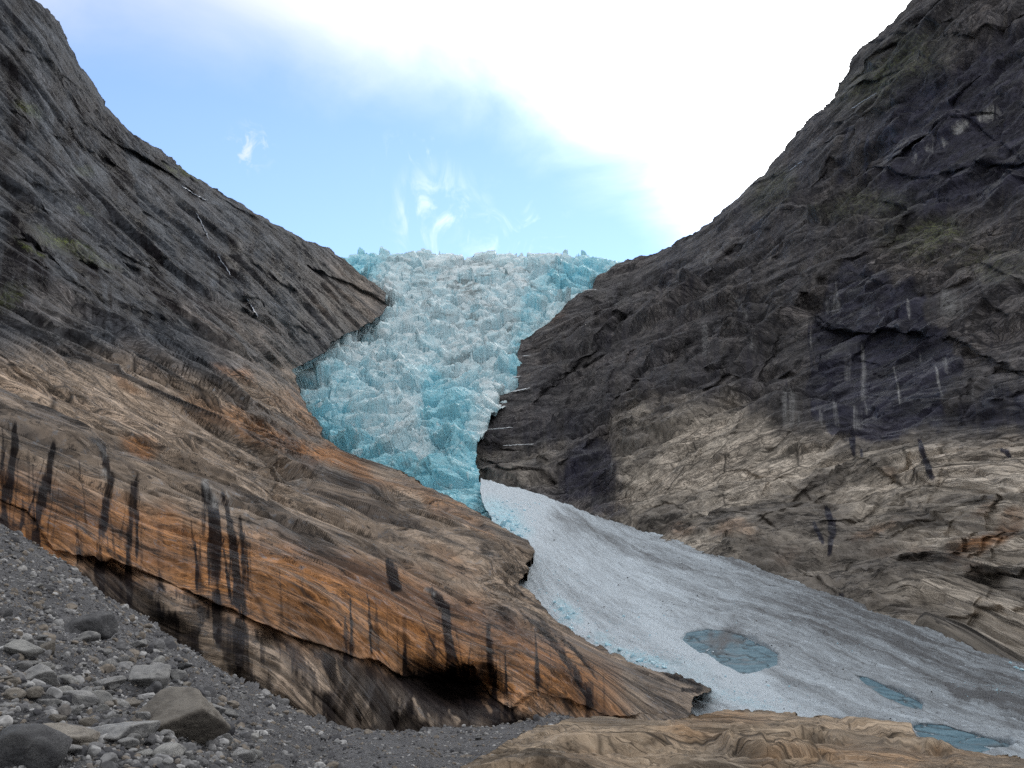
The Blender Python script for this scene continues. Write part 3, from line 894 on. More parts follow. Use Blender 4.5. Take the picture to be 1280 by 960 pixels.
for pl, h, wu, wd in (
    ([(1012, 395), (1030, 408), (1075, 411), (1130, 412), (1180, 420), (1230, 440), (1290, 470)], 0.075, 30, 26),
    ([(1195, 520), (1215, 470), (1245, 455), (1300, 462)], 0.03, 20, 20),
    ([(1060, 335), (1105, 357), (1150, 345), (1182, 342)], 0.012, 12, 12),
    ([(1215, 330), (1235, 380), (1260, 395), (1300, 410)], 0.02, 14, 14),
    ([(1000, 395), (1020, 360), (1060, 325), (1110, 300), (1150, 260)], 0.03, 18, 22),
    ([(1120, 215), (1150, 185), (1200, 160), (1280, 120)], 0.03, 16, 20),
    ([(1020, 238), (1060, 235), (1100, 220), (1150, 222), (1210, 205), (1290, 190)], 0.028, 14, 18),
    ([(1120, 560), (1160, 548), (1200, 558), (1290, 540)], 0.0, 10, 10),
    ([(1050, 118), (1100, 95), (1160, 70), (1220, 60), (1290, 20)], 0.02, 14, 16),
    ([(1080, 55), (1140, 40), (1200, 15)], 0.016, 12, 14),
    ([(1000, 200), (1050, 175), (1100, 150), (1140, 130)], 0.02, 12, 14),
    ([(960, 300), (990, 275), (1030, 255)], 0.015, 12, 14),
    ([(770, 512), (802, 480), (835, 445), (870, 420)], 0.035, 14, 12),
    ([(735, 545), (755, 490), (790, 440), (840, 415)], 0.03, 12, 12),
    ([(690, 520), (715, 480), (745, 430), (790, 400)], 0.03, 12, 12),
    ([(665, 500), (690, 470), (730, 455), (770, 440)], 0.025, 10, 10),
    ([(700, 430), (740, 410), (790, 400), (820, 405)], 0.02, 9, 10),
    ([(745, 420), (770, 405), (800, 398)], 0.02, 8, 8),
    ([(650, 440), (680, 430), (700, 425)], 0.02, 8, 8),
    ([(720, 370), (760, 375), (800, 365), (850, 370)], 0.02, 9, 10),
    ([(860, 400), (880, 370), (900, 330), (915, 310)], 0.02, 12, 12),
    ([(930, 470), (960, 440), (990, 400), (1020, 370)], 0.03, 14, 14),
    ([(880, 500), (910, 475), (950, 465), (990, 455)], 0.03, 10, 12),
    ([(880, 510), (915, 500), (945, 510), (985, 505), (1015, 480)], 0.02, 8, 10),
    ([(870, 470), (900, 455), (925, 420), (940, 390)], 0.02, 10, 10),
    ([(885, 425), (905, 415), (930, 380)], 0.02, 8, 10),
    ([(575, 545), (610, 548), (660, 543), (700, 541)], 0.025, 7, 9),
    ([(580, 570), (640, 572), (690, 570)], 0.02, 7, 9),
    ([(600, 600), (650, 598), (690, 592), (715, 570)], 0.03, 8, 8),
    ([(600, 505), (640, 498), (680, 500)], 0.02, 9, 12),
    ([(825, 603), (870, 612), (908, 620), (945, 625)], 0.010, 5, 6),
    ([(908, 585), (940, 588), (965, 594), (1000, 607), (1022, 625)], 0.014, 5, 6),
    ([(807, 564), (830, 570), (869, 577), (890, 560), (930, 524)], 0.010, 5, 6),
    ([(869, 577), (885, 565), (905, 555), (925, 550), (935, 530)], 0.014, 6, 6),
    ([(800, 640), (830, 625), (870, 640), (905, 655), (950, 655)], 0.018, 7, 7),
    ([(1030, 600), (1060, 575), (1090, 582), (1120, 598)], 0.014, 5, 6),
    ([(1090, 585), (1120, 600), (1140, 620)], 0.02, 6, 7),
    ([(1060, 648), (1100, 632), (1120, 620), (1160, 605)], 0.015, 5, 7),
    ([(1130, 560), (1150, 600), (1170, 610)], 0.02, 6, 7),
    ([(1080, 680), (1120, 660), (1170, 640), (1230, 625), (1290, 610)], 0.02, 8, 9),
    ([(1060, 720), (1090, 700), (1140, 700), (1190, 690), (1220, 660)], 0.025, 8, 9),
    ([(1200, 700), (1230, 680), (1260, 660), (1290, 650)], 0.03, 8, 10),
    ([(1225, 720), (1240, 735), (1270, 740), (1300, 735)], 0.05, 14, 18),
    ([(1000, 720), (1040, 730), (1080, 720), (1120, 740), (1160, 750)], 0.02, 7, 8),
    ([(1140, 780), (1180, 770), (1230, 770), (1300, 775)], 0.03, 8, 10),
    ([(1170, 660), (1200, 640), (1240, 645)], 0.02, 6, 7),
    ([(900, 660), (930, 655), (960, 660), (985, 680)], 0.014, 6, 6),
    ([(760, 600), (800, 605), (815, 640)], 0.02, 7, 8),
):
    if h:
        R.ledge(pl, h * 0.65, wu, wd, 3.0, True)
R.dent(735, 615, 46, 26, 0.07, 20)
R.dent(770, 560, 16, 60, 0.03, 25)
R.dent(890, 560, 50, 40, -0.02)
R.dent(1100, 470, 80, 50, 0.02)
R.dent(1250, 745, 34, 16, 0.05, -8)
R.dent(900, 340, 50, 60, -0.02, 20)
R.dent(1260, 620, 60, 30, -0.02, -10)
for k in range(130):
    x0 = rs.uniform(640, 1290); y0 = rs.uniform(20, 800)
    ln = rs.uniform(30, 120); sl = rs.uniform(-1.1, -0.35) if (x0 < 1000 or k % 3) else rs.uniform(-0.2, 0.7)
    R.ledge([(x0, y0), (x0 + 0.5 * ln, y0 + 0.5 * ln * sl + rs.uniform(-6, 6)), (x0 + ln, y0 + ln * sl)], rs.uniform(0.008, 0.020), rs.uniform(4, 12), rs.uniform(4, 10), 2.0, k % 2 == 0)
R.update()
e1 = frame_from(R, (740, 560), (980, 400))
pn = R.N[(R.Y > 300) & (R.Y < 700) & (R.X > 700) & (R.X < 1250) & R.keep].mean(0)
e3 = pn - e1 * (pn @ e1); e3 /= np.linalg.norm(e3)
E_R = np.stack([e1, np.cross(e3, e1), e3])
smooth_r = np.exp(-(((R.X - 930) / 120) ** 2 + ((R.Y - 590) / 70) ** 2)) + 0.8 * np.exp(-(((R.X - 1100) / 100) ** 2 + ((R.Y - 460) / 75) ** 2))
rock_relief(R, E_R, (900, 540, -0.45), 41, facet=0.27, terr=0.09, rough=0.05, aniso=(2.0, 1.3, 1.8), lams=(1.5, 4.5, 13, 32), amp=1 - 0.5 * np.clip(smooth_r, 0, 1))
WR = R.warped(16, 0.02, 500)
R.zone('tanm', [(770, 640), (768, 545), (800, 505), (850, 500), (900, 500), (950, 515), (1000, 540), (1060, 545), (1150, 548), (1250, 550), (1900, 500), (1900, 1200), (600, 900), (760, 690)], 1.0, 30, WR)
R.zone('tanm', [(590, 560), (700, 560), (700, 610), (600, 610)], 0.45, 12, WR)
R.zone('seep', [(560, 500), (690, 400), (860, 280), (1140, -20), (1900, -600), (1900, 450), (1250, 540), (1000, 530), (880, 500), (770, 540), (760, 660), (560, 600)], 0.42, 30, WR)
R.zone('wet', [(1000, 200), (1130, -60), (1900, -600), (1900, 350), (1180, 335), (1060, 260)], 0.32, 60, WR)
# black wet wall
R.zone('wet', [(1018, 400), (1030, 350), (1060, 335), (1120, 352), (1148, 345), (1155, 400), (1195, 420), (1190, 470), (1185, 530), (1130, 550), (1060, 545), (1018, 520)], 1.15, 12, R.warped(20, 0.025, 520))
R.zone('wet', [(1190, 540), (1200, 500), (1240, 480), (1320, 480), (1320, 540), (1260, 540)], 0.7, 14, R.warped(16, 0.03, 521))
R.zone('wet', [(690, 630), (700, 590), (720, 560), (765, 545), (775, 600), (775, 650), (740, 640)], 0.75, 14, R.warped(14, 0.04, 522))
R.zone('wet', [(1110, 120), (1290, 30), (1300, 230), (1180, 260), (1100, 250)], 0.68, 26, WR)
R.zone('wet', [(640, 520), (700, 500), (740, 520), (730, 560), (650, 560), (590, 560)], 0.40, 18, WR)
for pl, w0, w1, v in (
    ([(1040, 520), (1042, 545)], 9, 6, .8), ([(1066, 540), (1068, 575)], 4, 3, .8), ([(1062, 545), (1066, 572)], 2, 2, .7), ([(1148, 545), (1156, 575), (1170, 607)], 5, 6, 1), ([(1030, 630), (1038, 650), (1042, 668)], 6, 8, 1), ([(1016, 650), (1024, 668), (1032, 684)], 5, 5, 1), ([(1046, 660), (1040, 672), (1034, 700)], 6, 3, .9),
    ([(1250, 560), (1265, 573)], 5, 4, .9), ([(1075, 560), (1077, 573)], 3, 3, .7), ([(982, 470), (985, 510)], 2, 2, .6), ([(1010, 400), (1015, 470), (1018, 530)], 3, 4, .8), ([(1050, 740), (1055, 755)], 5, 3, .8), ([(900, 690), (905, 700)], 4, 3, .4),
    ([(925, 360), (925, 430)], 8, 6, .5), ([(870, 300), (850, 400)], 10, 12, .35), ([(1060, 150), (1050, 240)], 5, 4, .5), ([(1085, 160), (1080, 235)], 3, 3, .5), ([(1270, 400), (1275, 440)], 5, 5, .4)):
    R.streak('wet', pl, w0, w1, v, seed=int(pl[0][0]) % 13)
np.clip(R.mask('wet'), 0, 1, out=R.mask('wet'))
for pl, w0, w1, v in (
    ([(1116, 455), (1122, 480), (1128, 515)], 1.6, 2, .75), ([(1134, 372), (1138, 402)], 1.5, 1.5, .8), ([(1097, 382), (1098, 398)], 1, 1, .5), ([(1168, 455), (1174, 480), (1178, 500)], 1.6, 2, .8), ([(1180, 445), (1186, 470)], 4, 3, .4), ([(1078, 430), (1080, 465), (1078, 505)], 4, 4, .5), ([(1060, 440), (1060, 480)], 4, 4, .4), ([(1070, 430), (1074, 440)], 6, 5, .5),
    ([(1042, 345), (1044, 395)], 6, 8, .5), ([(1035, 370), (1036, 395)], 5, 5, .4), ([(1180, 360), (1195, 400)], 14, 16, .35), ([(1042, 500), (1048, 535)], 2.5, 3, .8), ([(1066, 505), (1072, 540)], 8, 6, .6), ([(1025, 510), (1028, 535)], 2, 2, .6), ([(1080, 500), (1084, 520)], 2, 2, .6), ([(1012, 410), (1015, 440)], 1, 1, .5),
    ([(1150, 440), (1152, 455)], 1.2, 1.2, .4), ([(1215, 480), (1216, 500)], 1, 1, .4), ([(1240, 480), (1245, 500)], 1, 1, .3), ([(940, 420), (940, 440)], 5, 5, .35), ([(880, 400), (884, 450)], 7, 8, .3), ([(880, 330), (890, 310)], 6, 5, .35), ([(920, 370), (935, 400)], 3, 3, .4), ([(985, 480), (990, 540)], 10, 12, .35),
    ([(1158, 190), (1182, 172)], 8, 9, .8), ([(1190, 168), (1210, 150)], 6, 7, .8), ([(1222, 150), (1250, 135)], 9, 9, .85), ([(1142, 205), (1146, 190)], 4, 4, .5), ([(770, 545), (762, 600)], 1.5, 2, .4), ([(782, 530), (776, 560)], 1.5, 1.5, .4)):
    R.streak('palem', pl, w0, w1, v)
for a in ((1240, 672, 55, 11, .9, -28), (920, 660, 30, 9, .55, 10), (850, 655, 14, 10, .6, 0), (1090, 662, 36, 6, .6, -20), (1200, 680, 22, 12, .55, -20), (1150, 690, 14, 10, .45, 0), (985, 690, 20, 14, .4, 0), (1100, 690, 20, 10, .3, 0), (1230, 632, 20, 8, .4, 0), (1210, 715, 12, 10, .5, 0), (690, 395, 20, 12, .3, -40), (1110, 590, 12, 6, .4, 20)):
    R.blob('rust', a[0], a[1], a[2], a[3], a[4], a[5], 0.6, WR)
for a in ((1110, 90, 70, 30, .35, -30), (1080, 260, 60, 14, .3, -10), (1160, 300, 50, 24, .35, 0), (960, 240, 30, 20, .3, -40), (1250, 330, 40, 20, .25, 0), (1180, 290, 20, 14, .3, 0)):
    R.blob('moss', a[0], a[1], a[2], a[3], a[4], a[5], 0.7, WR)
ensure_masks(R, ROCK_MASKS)
tag(R.build('cliff', M_R, attrs={'fol': R.C, 'drip': R.column(300)}), 'right mountain wall, dark wet overhanging cliff above pale tan slabs', 'mountain', 'structure')

# ---- icefall of the glacier
m, t, b = new_mat('glacier_ice')
c = t.n('ShaderNodeTexCoord').outputs['Object']
n1 = t.noise(c, 0.03, 8, 0.65, 0.6)
n2 = t.noise(t.scale(c, (1, 1, 0.6)), 0.22, 8, 0.7, 0.4)
n3 = t.noise(t.scale(c, (0.5, 0.5, 1.6)), 0.07, 8, 0.65, 0.6)
bl = t.math('ADD', attr(t, 'blue'), t.math('MULTIPLY', t.math('SUBTRACT', n1, 0.5), 0.9), clamp=True)
bl2 = t.math('ADD', t.math('MULTIPLY', bl, 0.85), t.math('MULTIPLY', attr(t, 'cell'), 0.20), clamp=True)
col = t.mix(bl2, (0.80, 0.895, 0.935), (0.33, 0.72, 0.85))
col = t.mix(t.math('MULTIPLY', t.ramp(n2, 0.56, 0.70), 0.8), col, (0.84, 0.90, 0.93))
col = t.mix(t.math('MULTIPLY', t.ramp(n2, 0.44, 0.30), t.ramp(bl, 0.1, 0.7, 0.3, 0.9)), col, (0.14, 0.52, 0.68))
dt = t.math('MULTIPLY', t.math('ADD', attr(t, 'dirt'), 0.15), t.ramp(n3, 0.46, 0.66), clamp=True)
col = t.mix(dt, col, (0.26, 0.30, 0.31))
t.put(b.inputs['Base Color'], col)
b.inputs['Roughness'].default_value = 0.5
b.inputs['Specular IOR Level'].default_value = 0.35
b.inputs['Subsurface Weight'].default_value = 0.0
hg = t.math('ADD', t.math('MULTIPLY', n2, 1.2), t.noise(c, 0.8, 6, 0.7))
t.put(b.inputs['Normal'], t.n('ShaderNodeBump', ins={'Strength': 0.7, 'Distance': 2.2, 'Height': hg}))
M_ICE = m
G_OUT = [(400, 335), (437, 322), (452, 319), (470, 320), (478, 315), (486, 319), (497, 320), (505, 318), (518, 321), (545, 322), (580, 324), (600, 322), (625, 321), (632, 318), (650, 321), (664, 323), (690, 319), (706, 327), (715, 334), (728, 327), (740, 324), (760, 326), (768, 324), (790, 332), (820, 345), (840, 380), (760, 420), (700, 450), (662, 478), (664, 491), (652, 497), (624, 511), (613, 523), (606, 540), (598, 556), (595, 575), (597, 592), (600, 604), (616, 620), (634, 630), (655, 640), (662, 658), (656, 680), (650, 700), (620, 720), (540, 690), (400, 620), (330, 540), (300, 470), (340, 400)]
G_CT = [(400, 330, 960), (560, 325, 960), (790, 325, 960), (440, 380, 815), (610, 400, 770), (740, 390, 800), (690, 420, 700), (560, 450, 650), (420, 450, 615), (650, 470, 575), (640, 490, 545), (500, 500, 550), (385, 500, 525), (600, 515, 470), (450, 560, 455), (570, 545, 425), (545, 600, 378), (598, 600, 372), (640, 650, 325), (560, 650, 330), (640, 720, 260), (400, 610, 420), (300, 480, 620), (840, 360, 900)]
G = Body(G_OUT, G_CT, 0.9, jag=2.6, jscale=0.14, seed=61, yfac=0.6)
for pl, h, wu, wd in (
    ([(455, 450), (470, 462), (505, 470), (520, 460)], 0.012, 8, 8), ([(535, 540), (552, 545), (572, 546)], 0.015, 10, 8), ([(480, 320), (560, 345), (640, 345), (700, 335)], 0.01, 10, 10), ([(590, 425), (610, 412), (628, 418), (640, 440)], -0.012, 10, 10), ([(620, 420), (636, 450), (650, 480)], 0.012, 7, 8),
    ([(450, 590), (500, 600), (545, 612)], 0.010, 6, 8), ([(430, 415), (480, 425), (540, 420), (600, 410)], 0.008, 8, 10), ([(390, 455), (440, 450), (480, 460)], 0.008, 8, 8), ([(400, 520), (450, 540), (500, 545), (535, 540)], 0.008, 8, 8), ([(470, 575), (520, 580), (560, 570)], 0.008, 6, 8)):
    G.ledge(pl, h, wu, wd, 5)
G.dent(545, 500, 16, 45, 0.02, -8)
G.dent(585, 480, 14, 30, 0.015, 15)
G.dent(615, 440, 22, 26, -0.02, 20)
G.dent(572, 560, 7, 14, -0.015, -15)
G.dent(588, 580, 8, 14, 0.02, -25)
G.update()
fg = np.maximum(np.linalg.norm(np.gradient(G.P, axis=1), axis=-1), np.linalg.norm(np.gradient(G.P, axis=0), axis=-1))
for _ in range(4):
    fg = np.maximum(fg, np.maximum(np.maximum(np.roll(fg, 1, 0), np.roll(fg, -1, 0)), np.maximum(np.roll(fg, 1, 1), np.roll(fg, -1, 1))))
footg = np.minimum(fg, 3.0 * G.foot).reshape(-1)
Pg = G.P.reshape(-1, 3); dg = G.D0.reshape(-1)
out = np.zeros(len(Pg), F4); cell = np.zeros(len(Pg), F4)
useg = G.edge.reshape(-1) > -5
wp = np.stack([fbm(Pg / 60 + 3.7 * k, 3, 700 + k) for k in range(3)], 1) * 14
for k, lam in enumerate((2.6, 5.5, 11.0, 24.0, 50.0)):
    w = band_weight(lam, dg, 0.0035, 0.07) * useg * foot_weight(lam * 1.15, footg)
    mm = np.where(w > 0.01)[0]
    cc = (Pg[mm] + wp[mm] * min(1, lam / 20)) / (lam * np.array([1.15, 1.0, 0.9]))
    gap, hgv, gg = worley(cc, 710 + k, 1.1)
    hh = 0.74 * hgv - 0.30 * (1 - sstep(gap, 0, 0.10)) + 0.14 * ridged(cc * 1.4, 3, 720 + k)
    amp_k = (0.26, 0.34, 0.42, 0.48, 0.50)[k]
    out[mm] += (lam * amp_k * w[mm] * hh).astype(F4)
    cell[mm] += (w[mm] * (gg * 0.4 + (1.0 if k in (1, 2, 3) else 0) * (1 - sstep(gap, 0, 0.08)))).astype(F4)
# crevasse bands across the fall
cr = ridged(np.stack([Pg[:, 0] / 70, Pg[:, 1] / 16, Pg[:, 2] / 12], 1) + wp / 30, 2, 750)
out += (0.9 * np.clip(cr, -1, 1) * (dg / 600) * useg).astype(F4)
G.displace(out * (0.45 + 0.55 * sstep(G.edge.reshape(-1), 0, 30)))
G.mask('cell')[:] = cell.reshape(G.D.shape)
WG = G.warped(10, 0.04, 760)
for a in ((460, 330, 34, 26, .55, 0), (740, 345, 40, 26, .75, -30), (690, 375, 30, 22, .6, -40), (655, 440, 14, 50, .6, 5), (400, 520, 40, 60, .45, 50), (440, 570, 50, 24, .65, 30), (560, 520, 28, 40, .85, 0), (575, 590, 30, 40, .75, -20), (545, 615, 60, 26, .65, 28), (480, 600, 60, 18, .6, 25), (590, 640, 40, 20, .85, 20), (490, 480, 50, 16, .25, 0), (540, 480, 12, 50, .4, 0), (630, 470, 25, 14, .3, 0), (440, 350, 20, 30, .35, 0), (588, 585, 8, 16, .9, -20)):
    G.blob('blue', a[0], a[1], a[2], a[3], a[4], a[5], 0.7, WG)
G.mask('blue')[:] += 0.17
for a in ((590, 350, 90, 26, .55, 0), (610, 385, 70, 30, .45, 0), (575, 400, 50, 20, .3, 0), (615, 440, 24, 24, .55, 20), (480, 465, 30, 12, .45, 0), (570, 460, 20, 26, .45, 0), (530, 590, 40, 8, .35, 20), (630, 420, 18, 14, .3, 0), (555, 612, 50, 8, .3, 30)):
    G.blob('dirt', a[0], a[1], a[2], a[3], a[4], a[5], 0.7, WG)
G.build('glacier', M_ICE, roll=((0.02, 0.004), (0.08, 0.02), (0.25, 0.1)), smooth=False)
tag(G.obj, 'turquoise crevassed glacier icefall pouring down between the two mountains', 'glacier', 'structure')

# ---- dirty snow fan below the icefall
m, t, b = new_mat('dirty_snow')
c = t.n('ShaderNodeTexCoord').outputs['Object']
fol = vattr(t, 'fol')
s1 = t.noise(t.scale(fol, (0.035, 0.6, 0.3)), 0.35, 7, 0.62, 0.25)
s2 = t.noise(t.scale(fol, (0.10, 1.0, 0.5)), 0.9, 10, 0.72, 0.3)
p1 = t.noise(c, 0.9, 10, 0.78)
p2 = t.noise(c, 0.12, 5, 0.6, 0.5)
dirt = t.math('ADD', attr(t, 'dirt'), t.math('MULTIPLY', t.math('SUBTRACT', s1, 0.5), t.ramp(attr(t, 'dirt'), 0.0, 0.5, 0.5, 1.5)))
dirt = t.math('ADD', dirt, t.math('MULTIPLY', t.math('SUBTRACT', s2, 0.5), 1.7))
dirt = t.math('ADD', dirt, t.math('MULTIPLY', t.math('SUBTRACT', p2, 0.5), 0.3), clamp=True)
col = t.mix(dirt, (0.57, 0.645, 0.715), (0.125, 0.13, 0.14))
col = t.mix(t.math('MULTIPLY', t.ramp(p1, 0.56, 0.66), t.ramp(dirt, 0.0, 0.6, 0.25, 0.75)), col, (0.10, 0.095, 0.10))
col = t.mix(t.math('MULTIPLY', t.ramp(p1, 0.42, 0.32), 0.75), col, (0.75, 0.85, 0.95))
col = t.mix(t.math('MULTIPLY', attr(t, 'blue'), t.ramp(p1, 0.35, 0.62), clamp=True), col, (0.42, 0.72, 0.84))
t.put(b.inputs['Base Color'], col)
b.inputs['Roughness'].default_value = 0.75
b.inputs['Specular IOR Level'].default_value = 0.2
hg = t.math('ADD', t.math('MULTIPLY', s2, 0.6), t.math('MULTIPLY', p1, 0.6))
t.put(b.inputs['Normal'], t.n('ShaderNodeBump', ins={'Strength': 0.8, 'Distance': 1.3, 'Height': hg}))
M_SNOW = m
F_OUT = [(601, 600), (622, 603), (660, 612), (700, 628), (735, 641), (770, 655), (815, 667), (860, 682), (925, 703), (990, 727), (1060, 752), (1130, 777), (1200, 803), (1280, 836), (1500, 920), (1500, 1150), (1280, 1060), (900, 985), (840, 960), (760, 900), (640, 770), (600, 700), (604, 664), (616, 648), (605, 634), (600, 616)]
F_CT = [(600, 600, 368), (700, 628, 337), (770, 655, 308), (860, 682, 267), (990, 727, 208), (1130, 777, 167), (1280, 836, 139), (1500, 920, 111), (640, 655, 258), (665, 700, 203), (660, 760, 162), (800, 832, 119), (885, 870, 98), (980, 890, 90), (1280, 940, 76), (1000, 800, 136), (850, 740, 192), (1150, 860, 109), (1280, 890, 98), (900, 980, 72), (560, 640, 290), (640, 770, 155), (1500, 1100, 60), (1280, 1040, 60)]
Fb = Body(F_OUT, F_CT, 1.1, jag=1.6, jscale=0.06, seed=81)
POOLS = {
    'big': [(851, 800), (858, 790), (885, 786), (905, 788), (930, 795), (958, 808), (973, 818), (973, 832), (950, 840), (930, 845), (905, 835), (875, 818)],
    'narrow': [(1068, 844), (1084, 846), (1105, 856), (1128, 866), (1155, 880), (1152, 889), (1130, 883), (1105, 872), (1085, 860)],
    'low': [(1137, 908), (1150, 904), (1180, 906), (1215, 916), (1262, 930), (1277, 940), (1260, 946), (1210, 946), (1165, 930), (1148, 922)]}
PM = np.zeros(Fb.D.shape)
for k, poly in POOLS.items():
    ins = inside(Fb.X, Fb.Y, poly)
    dd, _, _, _, _ = seg_dist(Fb.X, Fb.Y, poly, True)
    sd = np.where(ins, dd, -dd)
    PM += sstep(sd, -3, 1)
    Fb.D *= 1 + 0.016 * sstep(sd, -1.5, 3.0) - 0.004 * np.exp(-((sd + 3) / 3.0) ** 2)
Fb.dent(1240, 880, 60, 8, 0.012, 20)
Fb.update()
pa, _ = Fb.at(700, 650); pb, _ = Fb.at(1150, 840)
e1 = (pb - pa) / np.linalg.norm(pb - pa)
e2 = np.cross(e1, [0, 0, 1]); e2 /= np.linalg.norm(e2)
E_F = np.stack([e1, e2, np.cross(e2, e1)])
Pf = Fb.P.reshape(-1, 3)
C = Pf @ E_F.T
df = Fb.D0.reshape(-1)
out = 0.55 * fbm(C / np.array([30, 5, 5]), 4, 801) + 0.30 * fbm(C / np.array([7, 1.6, 2]), 3, 803) + 0.9 * fbm(Pf / 22, 3, 805)
g1, h1, _ = worley(Pf / 1.6, 810)
out = out + (0.20 * np.clip(h1, -0.2, 1) + 0.25 * ridged(Pf / 2.6, 2, 812) * 0.5) * band_weight(1.8, df, 0.003, 0.2)
Fb.displace(out * (1 - 0.95 * np.clip(PM, 0, 1).reshape(-1)))
WF = Fb.warped(12, 0.02, 820)
Fb.zone('dirt', [(700, 620), (900, 690), (1600, 930), (1600, 1150), (1290, 960), (1050, 905), (960, 850), (850, 770), (760, 700), (690, 650)], 0.44, 34, WF)
Fb.zone('dirt', [(880, 680), (1600, 930), (1600, 1000), (1280, 900), (1050, 800)], 0.30, 30, WF)
Fb.mask('dirt')[:] += 0.10
for a in ((640, 630, 40, 40, -.3, 30), (800, 720, 60, 12, -.25, 35), (930, 860, 70, 22, -.55, 33), (870, 820, 60, 14, -.35, 30), (880, 760, 60, 10, -.2, 32), (720, 640, 50, 10, -.15, 25), (700, 740, 40, 40, .1, 40), (880, 805, 12, 12, .4, 0), (915, 800, 16, 16, .5, 0), (1240, 880, 50, 7, .5, 18), (1180, 860, 40, 6, .3, 22), (750, 670, 60, 8, .25, 30), (760, 780, 60, 20, .12, 40), (1010, 780, 60, 12, .2, 26)):
    Fb.blob('dirt', a[0], a[1], a[2], a[3], a[4], a[5], 0.7, WF)
Fb.streak('dirt', [(720, 636), (860, 686), (990, 731), (1130, 781), (1280, 840)], 3, 7, 0.25, 4)
for a in ((640, 660, 22, 14, .8, 30), (620, 640, 24, 12, .8, 20), (705, 772, 14, 10, .7, 40), (800, 825, 34, 8, .55, 25), (850, 850, 60, 14, .25, 20), (760, 800, 24, 6, .4, 30), (940, 880, 40, 8, .3, 20)):
    Fb.blob('blue', a[0], a[1], a[2], a[3], a[4], a[5], 0.7, WF)
Fb.build('snow', M_SNOW, attrs={'fol': C.reshape(Fb.P.shape)}, roll=((0.01, 0.01), (0.03, 0.05), (0.06, 0.15)))
tag(Fb.obj, 'sloping fan of dirty streaked snow spreading from the foot of the icefall', 'snow', 'structure')

# ---- rock outcrop in front
O_OUT = [(540, 1100), (575, 965), (600, 950), (640, 926), (675, 910), (705, 903), (752, 896), (830, 896), (880, 893), (905, 887), (930, 884), (965, 886), (988, 892), (1010, 899), (1030, 898), (1075, 903), (1110, 903), (1135, 909), (1146, 920), (1152, 928), (1200, 938), (1285, 948), (1500, 985), (1500, 1150)]
O_CT = [(540, 1080, 15), (590, 960, 23.5), (640, 926, 31.5), (705, 903, 43), (830, 896, 46), (930, 885, 47), (1030, 899, 45), (1140, 911, 42), (1280, 948, 37), (1500, 985, 30), (800, 960, 27), (960, 960, 26), (1130, 960, 27), (1280, 1000, 24), (900, 920, 38), (800, 1100, 13), (1200, 1100, 13), (720, 930, 34), (1060, 930, 37)]
O = Body(O_OUT, O_CT, 1.25, jag=1.6, jscale=0.10, frame=(-20, 1300, -20, 985), seed=91)
for pl, h, wu, wd in (([(990, 935), (960, 932), (958, 945), (975, 962)], 0.03, 8, 8), ([(985, 925), (1030, 924), (1080, 930), (1140, 935), (1200, 942)], 0.035, 10, 12), ([(640, 935), (700, 922), (760, 920), (840, 930), (900, 940)], 0.02, 8, 9), ([(830, 910), (880, 905), (930, 912), (980, 905)], 0.02, 7, 8), ([(915, 920), (950, 915), (990, 910), (1040, 912)], 0.02, 6, 8), ([(700, 950), (780, 945), (850, 950)], 0.02, 8, 8), ([(910, 955), (925, 930), (945, 918)], 0.02, 7, 7), ([(860, 925), (885, 922), (915, 928)], 0.015, 6, 7), ([(1050, 905), (1100, 915), (1145, 918)], 0.02, 6, 7)):
    O.ledge(pl, h, wu, wd, 2.5)
O.dent(1060, 945, 90, 12, -0.03, 5)
O.update()
e1 = frame_from(O, (640, 940), (1100, 925)); e3 = np.array([0.05, -0.35, 0.93]); e3 -= e1 * (e3 @ e1); e3 /= np.linalg.norm(e3)
E_O = np.stack([e1, np.cross(e3, e1), e3])
rock_relief(O, E_O, (900, 930, 0.06), 95, facet=0.22, terr=0.04, rough=0.03, aniso=(3.0, 1.3, 0.8), lams=(0.35, 1.0, 3.0, 7.0))
WO = O.warped(10, 0.03, 930)
O.mask('tanm')[:] += 0.85
O.blob('tanm', 920, 945, 60, 14, -.6, 0, .7, WO); O.blob('tanm', 700, 940, 60, 16, -.3, 0, .7, WO)
for a in ((1080, 945, 100, 14, .6, 4), (900, 895, 60, 8, .5, 0), (700, 955, 70, 10, .4, 0), (860, 915, 30, 10, .5, 0), (960, 950, 20, 14, .4, 0), (1180, 940, 60, 8, .4, 5)):
    O.blob('rust', a[0], a[1], a[2], a[3], a[4], a[5], 0.7, WO)
ensure_masks(O, ROCK_MASKS)
tag(O.build('rock_outcrop', M_O, attrs={'fol': O.C, 'drip': O.column(40)}, roll=((0.02, 0.03), (0.08, 0.10), (0.2, 0.25))), 'low tan bedrock outcrop along the bottom edge in front of the snow', 'rock', 'structure')

# ---- scree slope
m, t, b = new_mat('scree_dust')
c = t.n('ShaderNodeTexCoord').outputs['Object']
a1 = t.noise(c, 0.35, 6, 0.6); a2 = t.noise(c, 6.0, 8, 0.7); a3 = t.n('ShaderNodeTexVoronoi', feature='F1'); t.put(a3.inputs['Vector'], c); a3.inputs['Scale'].default_value = 7.0
v = t.math('ADD', t.math('MULTIPLY', a1, 0.5), t.math('MULTIPLY', a2, 0.5))
col = t.mix(t.ramp(v, 0.35, 0.65), (0.060, 0.060, 0.066), (0.14, 0.138, 0.145))
col = t.mix(t.math('MULTIPLY', t.ramp(a3.outputs['Distance'], 0.3, 0.6), 0.5), col, (0.05, 0.05, 0.055))
t.put(b.inputs['Base Color'], col)
b.inputs['Roughness'].default_value = 0.9
hg = t.math('ADD', a2, t.math('MULTIPLY', a3.outputs['Distance'], -0.8))
t.put(b.inputs['Normal'], t.n('ShaderNodeBump', ins={'Strength': 0.9, 'Distance': 0.15, 'Height': hg}))
M_SCREE = m
